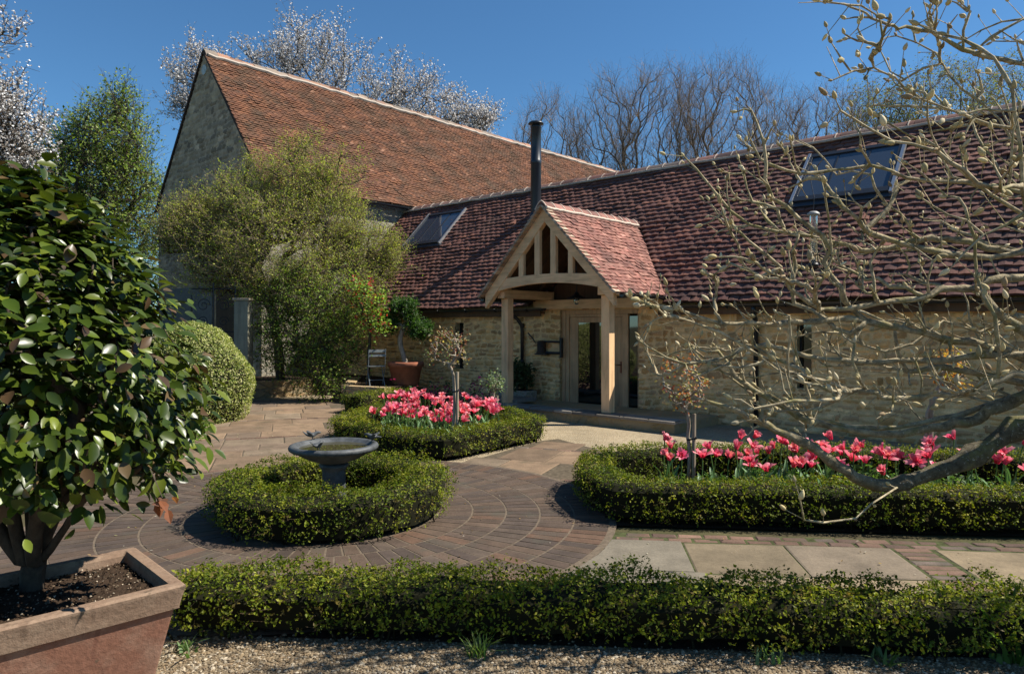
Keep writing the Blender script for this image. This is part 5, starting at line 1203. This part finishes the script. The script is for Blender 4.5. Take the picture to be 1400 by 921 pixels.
while len(pts) < 74:
    p = np.array([rg.uniform(1.3, 5.6), rg.uniform(6.6, 8.2)])
    pxx = 700 + F_PX * p[0] / p[1]; wgt = .25 if pxx < 1010 else 1.0 if pxx < 1230 else .45
    if inside(RB, p) and rg.random() < wgt and all(np.hypot(*(p - q)) > .13 for q in pts): pts.append(p)
for p in pts: tulip(p, rg, 'coral pink open tulip in the bed under the magnolia boughs', 'tulips in the right bed')
def undergrowth(name, label, cat, poly, n, cols, size, hgt, seed, zmin=.03, kind='stuff'):
    rg = np.random.default_rng(seed); pts = []
    while len(pts) < n:
        q = rg.uniform(np.min(poly, 0), np.max(poly, 0))
        if inside(poly, q): pts.append(q)
    P = np.array(pts); w = np.clip(.6 + .6 * wave(P, 3.5, seed), .1, 1.3); P = np.concatenate([P, (zmin + rg.random(n) * hgt * w)[:, None]], 1); o = np.array([P[:, 0].mean(), P[:, 1].mean(), 0])
    S = Soup(); leaves(S, P - o, rg.normal(0, .8, (n, 3)) + np.array([0, 0, .9]), size * rg.uniform(.6, 1.4, n), palette(rg, n, cols, None, .25), rg); b = S.build(name, SOFTLEAF); b.location = o; tag(b, label, cat, None, kind)
GR = [(.07, .13, .03), (.10, .17, .05), (.05, .09, .025)]
undergrowth('bed_greenery', 'low green leaves growing between the tulips of the right bed', 'ground cover', RB, 5200, GR, .06, .26, 520)
undergrowth('bed_greenery', 'low green leaves growing between the tulips of the left bed', 'ground cover', LB, 3600, GR, .06, .26, 521)
undergrowth('ground_cover', 'bright green low plants along the left edge of the path', 'ground cover', [(-5.0, 8.2), (-4.55, 9.4), (-5.2, 12.3), (-6.1, 12.4), (-5.7, 9.0)], 3000, [(.12, .2, .03), (.16, .24, .05), (.08, .13, .03)], .06, .16, 522)
undergrowth('ground_cover', 'mixed green low plants at the far left behind the pot', 'ground cover', [(-9.5, 6.2), (-5.0, 5.6), (-4.75, 7.4), (-5.4, 9.2), (-9.5, 11)], 9000, [(.10, .14, .03), (.16, .18, .05), (.07, .10, .03)], .07, .38, 523)
undergrowth('magenta_flowers', 'magenta pink flowers in shade behind the left tulip bed', 'ground cover', [(-2.5, 14.4), (-.6, 13.6), (-.3, 14.3), (-2.2, 15.4)], 1500, [(.38, .02, .14), (.07, .12, .03), (.28, .02, .1), (.05, .09, .03)], .07, .75, 524)

# ------------------------------------------------------------ standard roses on their stakes
def rose(label, px, base, ytop, ybot, halfw, seed, cols, lean=.0):
    rg = np.random.default_rng(seed); D = base[1]; k = D / F_PX; x0 = base[0]
    t = empty('standard_rose', (base[0], base[1], .02), label, 'rose', 'staked standard roses'); O = np.array([base[0], base[1], .02])
    zb, zt = CAM_H - (ybot - Y_H) * k, CAM_H - (ytop - Y_H) * k; cx = (px - 700) * k
    tr = [np.zeros(3), np.array([.02, 0, (zb - .02) * .5]), np.array([.01, 0, (zb - .02) * .85]), np.array([(cx - x0) * .5, 0, zb + .05])]
    G = Grow(tr); c = np.array([cx, D, (zb + zt) / 2 + .05]) - O; T = ellipsoid(rg, 46, c, (halfw * k, halfw * k * .8, (zt - zb) / 2), .3); G.reach(T, rg, .12, .12, .1, .2, 2); G.radii(.004, .5, .022); G.r[:4] = np.maximum(G.r[:4], .017)
    S = Soup(); G.mesh(S, 7, 5, .08, rg); S.build('stem', BARK_ROSE, t, True)
    tips = np.asarray(G.P)[G.tips]; n = len(tips) * 8; P = np.repeat(tips, 8, 0) + rg.normal(0, .045, (n, 3)); S = Soup()
    leaves(S, P, rg.normal(0, .8, (n, 3)) + np.array([.2, 0, .6]), rg.uniform(.03, .06, n), palette(rg, n, cols, None, .25), rg); S.build('leaves', SOFTLEAF, t)
    s = empty('stake', (base[0] + .055, base[1] - .03, .02), label.replace('standard rose', 'timber stake tied to the rose'), 'stake', 'timber stakes beside the roses')
    m = MB(); m.tube([(0, 0, 0), (.006, 0, zb - .02)], .022, 8); m.build('post', STAKE, s)
    m = MB(); m.tube([(-.07, .03, zb - .32), (.03, -.03, zb - .29), (.02, .02, zb - .26)], .012, 6); m.build('tie', IRON, s)
    return t
RC = [(.24, .10, .06), (.30, .22, .09), (.16, .2, .07), (.36, .33, .22), (.2, .06, .045)]
rose('standard rose with bronze leaves above the left tulip bed', 612, (-.86, 10.3), 452, 508, 32, 601, RC)
rose('standard rose with orange leaves at the front of the right bed', 935, (1.98, 7.9), 490, 565, 34, 602, [(.38, .14, .05), (.34, .28, .1), (.3, .08, .05), (.4, .36, .26)])
rose('standard rose half hidden behind the magnolia boughs', 1300, (4.55, 7.75), 475, 545, 20, 603, [(.42, .15, .04), (.3, .25, .06), (.4, .2, .05)])
rose('short spindly standard rose at the back of the left bed', 675, (-.32, 12.2), 512, 540, 14, 604, [(.2, .26, .16), (.14, .2, .1)])

# ------------------------------------------------------------ terrace, chair, pots, gate
TER = [(-9.2, 21.5), (-9.2, 18.6), (-6.75, 17.6), (-4.3, 19.6), (-3.95, 16.75), (-2.9, 16.2), (-2.3, 17.6), (-4.0, 20.5), (-6.6, 22)]
sheet('terrace', TER, .40, SOIL)
t = empty('low_wall', (-4.6, 19.3, 0), 'low warm stone retaining wall at the end of the path', 'wall')
m = MB(); O = Vector((-4.6, 19.3, 0))
for (a, b) in (((-9.2, 18.55), (-6.9, 17.6)), ((-6.75, 17.6), (-4.45, 19.5)), ((-4.3, 19.45), (-3.95, 16.8)), ((-3.85, 16.65), (-2.85, 16.15))):
    A, B = Vector((*a, .2)) - O, Vector((*b, .2)) - O; m.beam(A, B, .26, .46)
m.build('stonework', LOWST, t)
cp = np.array([-3.32, 17.1, .405])
t = empty('folding_chair', cp, 'grey folding slatted garden chair standing in front of the green shrubs', 'chair', None, R(-160))
# chair faces local -y; x across
GREYP = m_plain('grey_paint', (.2, .22, .22), .5, .4, 0, .15)
for x in (-.2, .2):
    m = MB(); m.tube([(x, -.22, 0), (x, -.02, .24), (x, .16, .46), (x, .19, .60), (x, .24, .88)], .011, 6); m.build('back_leg_frame', GREYP, t)
    m = MB(); m.tube([(x * .88, .26, 0), (x * .88, .02, .24), (x * .88, -.19, .455)], .011, 6); m.build('leg', GREYP, t)
m = MB()
for y in np.linspace(-.2, .16, 6): m.box((-.2, y - .023, .456), (.2, y + .023, .47))
m.build('seat', GREYP, t)
for z0, z1 in ((.70, .76), (.80, .87)):
    m = MB(); yy = .19 + (z0 - .60) / .28 * .05; m.box((-.215, yy - .012, z0), (.215, yy + .004, z1)); m.build('back_slat', GREYP, t)
m = MB(); m.tube([(-.18, .12, .13), (.18, .12, .13)], .008, 6); m.build('stretcher', GREYP, t)
def round_pot(c, r, h, label, mat):
    t = empty('round_pot', c, label, 'plant pot')
    m = MB(); m.lathe([(0, 0), (r * .68, 0), (r * .72, .02), (r * .92, h * .78), (r * 1.0, h * .79), (r * 1.02, h * .97), (r * .98, h), (r * .88, h), (r * .86, h * .9), (0, h * .9)], n=32); m.build('body', mat, t, True)
    m = MB(); m.lathe([(r * .87, h * .915), (0, h * .93)], n=24); m.build('soil', SOIL, t)
c = np.array([-2.62, 17.3, .405]); round_pot(c, .44, .56, 'large round terracotta pot on the terrace holding a cloud pruned shrub', TERRA_DK)
rg = np.random.default_rng(610); T = np.concatenate([ellipsoid(rg, k, c + np.array(o), r, .4) for o, r, k in (((-.05, 0, 1.9), (.34, .3, .16), 50), ((.32, 0, 1.35), (.3, .3, .17), 50), ((-.45, .1, 1.45), (.3, .3, .16), 40), ((.1, 0, 1.62), (.2, .2, .12), 20))])
tree('topiary', 'cloud pruned dark green topiary in the round terracotta pot', 'shrub', c + np.array([0, 0, .52]), [c + np.array(q) for q in ((0, 0, .52), (-.1, 0, .85), (-.16, 0, 1.1), (-.05, 0, 1.4))], T, 610, BARK_ROSE, SOFTLEAF, [(.04, .09, .02), (.06, .12, .025)], None, .06, 12, .05, tip=.005, seg=.2, twig_n=3, twig_len=.16, twig_r=.004)
c = hw(-1.95, -.45, .0); t = empty('stone_trough', (c[0], c[1], 0), 'small stone trough planter at the wall beside the left oak post', 'planter', None, HA)
m = MB(); m.box((-.42, -.2, 0), (.42, .2, .40)); m.build('body', BARNST, t, bevel=.02); m = MB(); m.box((-.36, -.15, .402), (.36, .15, .41)); m.build('soil', SOIL, t)
T = ellipsoid(np.random.default_rng(5), 60, (c[0], c[1], .72), (.36, .3, .28), .3)
tree('trough_plant', 'dark leafy plant growing in the stone trough', 'plant', (c[0], c[1], .41), [(c[0], c[1], .41), (c[0], c[1], .5)], T, 611, BARK_DK, SOFTLEAF, [(.05, .08, .03), (.08, .11, .05)], None, .09, 8, .05, tip=.004, seg=.15, twig_n=2, twig_len=.15, twig_r=.004)
c = hw(-1.75, -1.1, 0); t = empty('stone_slab', (c[0], c[1], 0), 'dark flat stone slab bench low beside the left oak post', 'slab', None, HA)
m = MB(); m.cur = (.2, .18, .15); m.box((-.28, -.3, .23), (.62, .35, .30)); m.build('top', SLAB, t, bevel=.01)
# wrought iron gate and its pier
GD = 17.2; gx0, gx1 = at(262, 0, GD)[0], at(322, 0, GD)[0]
t = empty('iron_gate', (gx0, GD, 0), 'black wrought iron scrolled gate in front of the barn door', 'gate')
m = MB(); W_ = gx1 - gx0
for x in (0, W_ * .5, W_): m.tube([(x, 0, 0), (x, 0, 2.9 if x else 2.6)], .02, 6)
for z in (.25, 1.45, 1.7, 2.75): m.tube([(0, 0, z), (W_, 0, z)], .016, 6)
m.build('frame', IRON, t)
m = MB()
for x in np.linspace(.12, W_ - .12, 6): m.tube([(x, 0, .25), (x, 0, 1.45)], .009, 5)
m.build('bars', IRON, t)
for cx, cz, r, s in ((W_ * .27, 2.35, .17, 1), (W_ * .73, 2.35, .17, -1), (W_ * .27, 1.95, .13, -1), (W_ * .73, 1.95, .13, 1), (W_ * .25, 1.57, .1, 1), (W_ * .75, 1.57, .1, -1)):
    m = MB(); u = np.linspace(0, 1, 26); m.tube(np.stack([cx + s * r * (1 - .8 * u) * np.cos(u * 10), 0 * u, cz + r * (1 - .8 * u) * np.sin(u * 10)], 1), .010, 5); m.build('scroll', IRON, t)
x = at(333, 0, 17.0)[0]; t = empty('gate_post', (x, 17.0, 0), 'square grey green timber gate post right of the iron gate', 'post')
m = MB(); m.box((-.17, -.17, 0), (.17, .17, 2.45)); m.build('shaft', m_oak('grey_timber', (.2, .19, .14), (12, 12, 1)), t, bevel=.01); m = MB(); m.box((-.2, -.2, 2.453), (.2, .2, 2.51)); m.build('cap', STAKE, t, bevel=.01)
# bird feeder hanging in the magnolia
fp = at(1112, 293, 4.9); t = empty('bird_feeder', fp, 'slim clear tube bird feeder with grey cap hanging from the magnolia', 'bird feeder')
m = MB(); m.lathe([(0, .022), (.022, .02), (.04, .008), (.044, -.01), (.0, -.01)], n=20); m.build('cap', m_plain('brushed_metal', (.3, .3, .29), .6, .4, .3), t, True)
m = MB(); m.lathe([(.028, -.012), (.028, -.34), (.0, -.34)], n=16); gt = NT('feeder_tube'); gt.b.inputs['Transmission Weight'].default_value = .95; m.build('tube', gt.fin((.92, .95, .95), .08, .5), t, True)
m = MB(); m.lathe([(0, -.342), (.034, -.342), (.034, -.365), (0, -.37)], n=16); m.build('base', IRON, t, True)
for z in (-.13, -.28):
    m = MB(); m.tube([(-.075, 0, z), (.075, 0, z)], .004, 5); m.build('perch', IRON, t)
m = MB(); m.tube([(0, 0, .03), (.005, 0, .12), (0, .05, .26), (.01, .1, .42)], .0025, 5); m.build('hanging_wire', IRON, t)
# tufts and weeds at the front
def tuft(name, label, p, n, ln, seed, cols, cat='plant', w=.012, lean=.5):
    rg = np.random.default_rng(seed); S = Soup(); k = 6
    for _ in range(n):
        a = rg.uniform(0, 6.28); L = ln * rg.uniform(.6, 1.15); le = lean * rg.uniform(.3, 1.4); V = []; bx, by = rg.normal(0, .03, 2)
        for i in range(k):
            u = i / (k - 1); r = L * le * u ** 1.6; z = L * (u - .35 * le * u * u); ww = w * (1 - u) ** .6 * .5 + .0006
            for s in (-1, 1): V.append((bx + r * math.cos(a) - s * ww * math.sin(a), by + r * math.sin(a) + s * ww * math.cos(a), z))
        S.add(V, [(2 * i, 2 * i + 1, 2 * i + 3, 2 * i + 2) for i in range(k - 1)], palette(rg, 1, cols)[0])
    o = S.build(name, SOFTLEAF, None, True); o.location = p; tag(o, label, cat)
G1 = [(.09, .17, .03), (.14, .22, .05), (.2, .24, .08)]
tuft('grass_tuft', 'small green grass tuft growing in the gravel in front of the hedge', (*gnd(652, 898)[:2], .01), 60, .13, 701, G1, 'grass', .006, .9)
tuft('strap_leaved_plant', 'green strap leaved plant at the lower right corner', (*gnd(1375, 905)[:2], .01), 26, .42, 702, [(.08, .15, .03), (.12, .2, .05)], 'plant', .03, .7)
tuft('strap_leaved_plant', 'smaller strap leaved clump just left of the lower right corner', (*gnd(1310, 895)[:2], .01), 14, .3, 703, [(.08, .15, .03), (.12, .2, .05)], 'plant', .026, .7)
for i, (px, py, lab) in enumerate(((255, 892, 'tiny weed in the gravel by the base of the square pot'), (1050, 906, 'pale leaved weed in the shade under the front hedge'), (1208, 908, 'larger leaved weed under the front hedge towards the right'))):
    tuft('weed', lab, (*gnd(px, py)[:2], .01), 16, .1, 710 + i, [(.12, .2, .06), (.18, .26, .12)], 'weed', .02, .8)

# petals and leaf scraps blown onto the paving
rg = np.random.default_rng(800); P = np.stack([rg.uniform(-4.6, 3.6, 420), rg.uniform(4.9, 12.5, 420), np.full(420, .031)], 1)
P = P[np.array([(np.hypot(p[0] - CC[0], p[1] - CC[1]) > 1.3) for p in P]) & ~((P[:, 0] > .6) & (P[:, 1] > 6.2)) & ~((P[:, 1] > 9.2) & (P[:, 0] > -2.6) & (P[:, 0] < .6))]; n = len(P); S = Soup()
leaves(S, P - np.array([0, 7, 0]), rg.normal(0, .25, (n, 3)) + np.array([0, 0, 1]), rg.uniform(.012, .035, n), palette(rg, n, [(.55, .5, .42), (.16, .11, .06), (.12, .14, .04), (.3, .2, .1)], [.25, .4, .15, .2], .2), rg)
o = S.build('fallen_petals', SOFTLEAF); o.location = (0, 7, 0); tag(o, 'scattered petals and leaf scraps on the paving', 'leaf litter', kind='stuff')
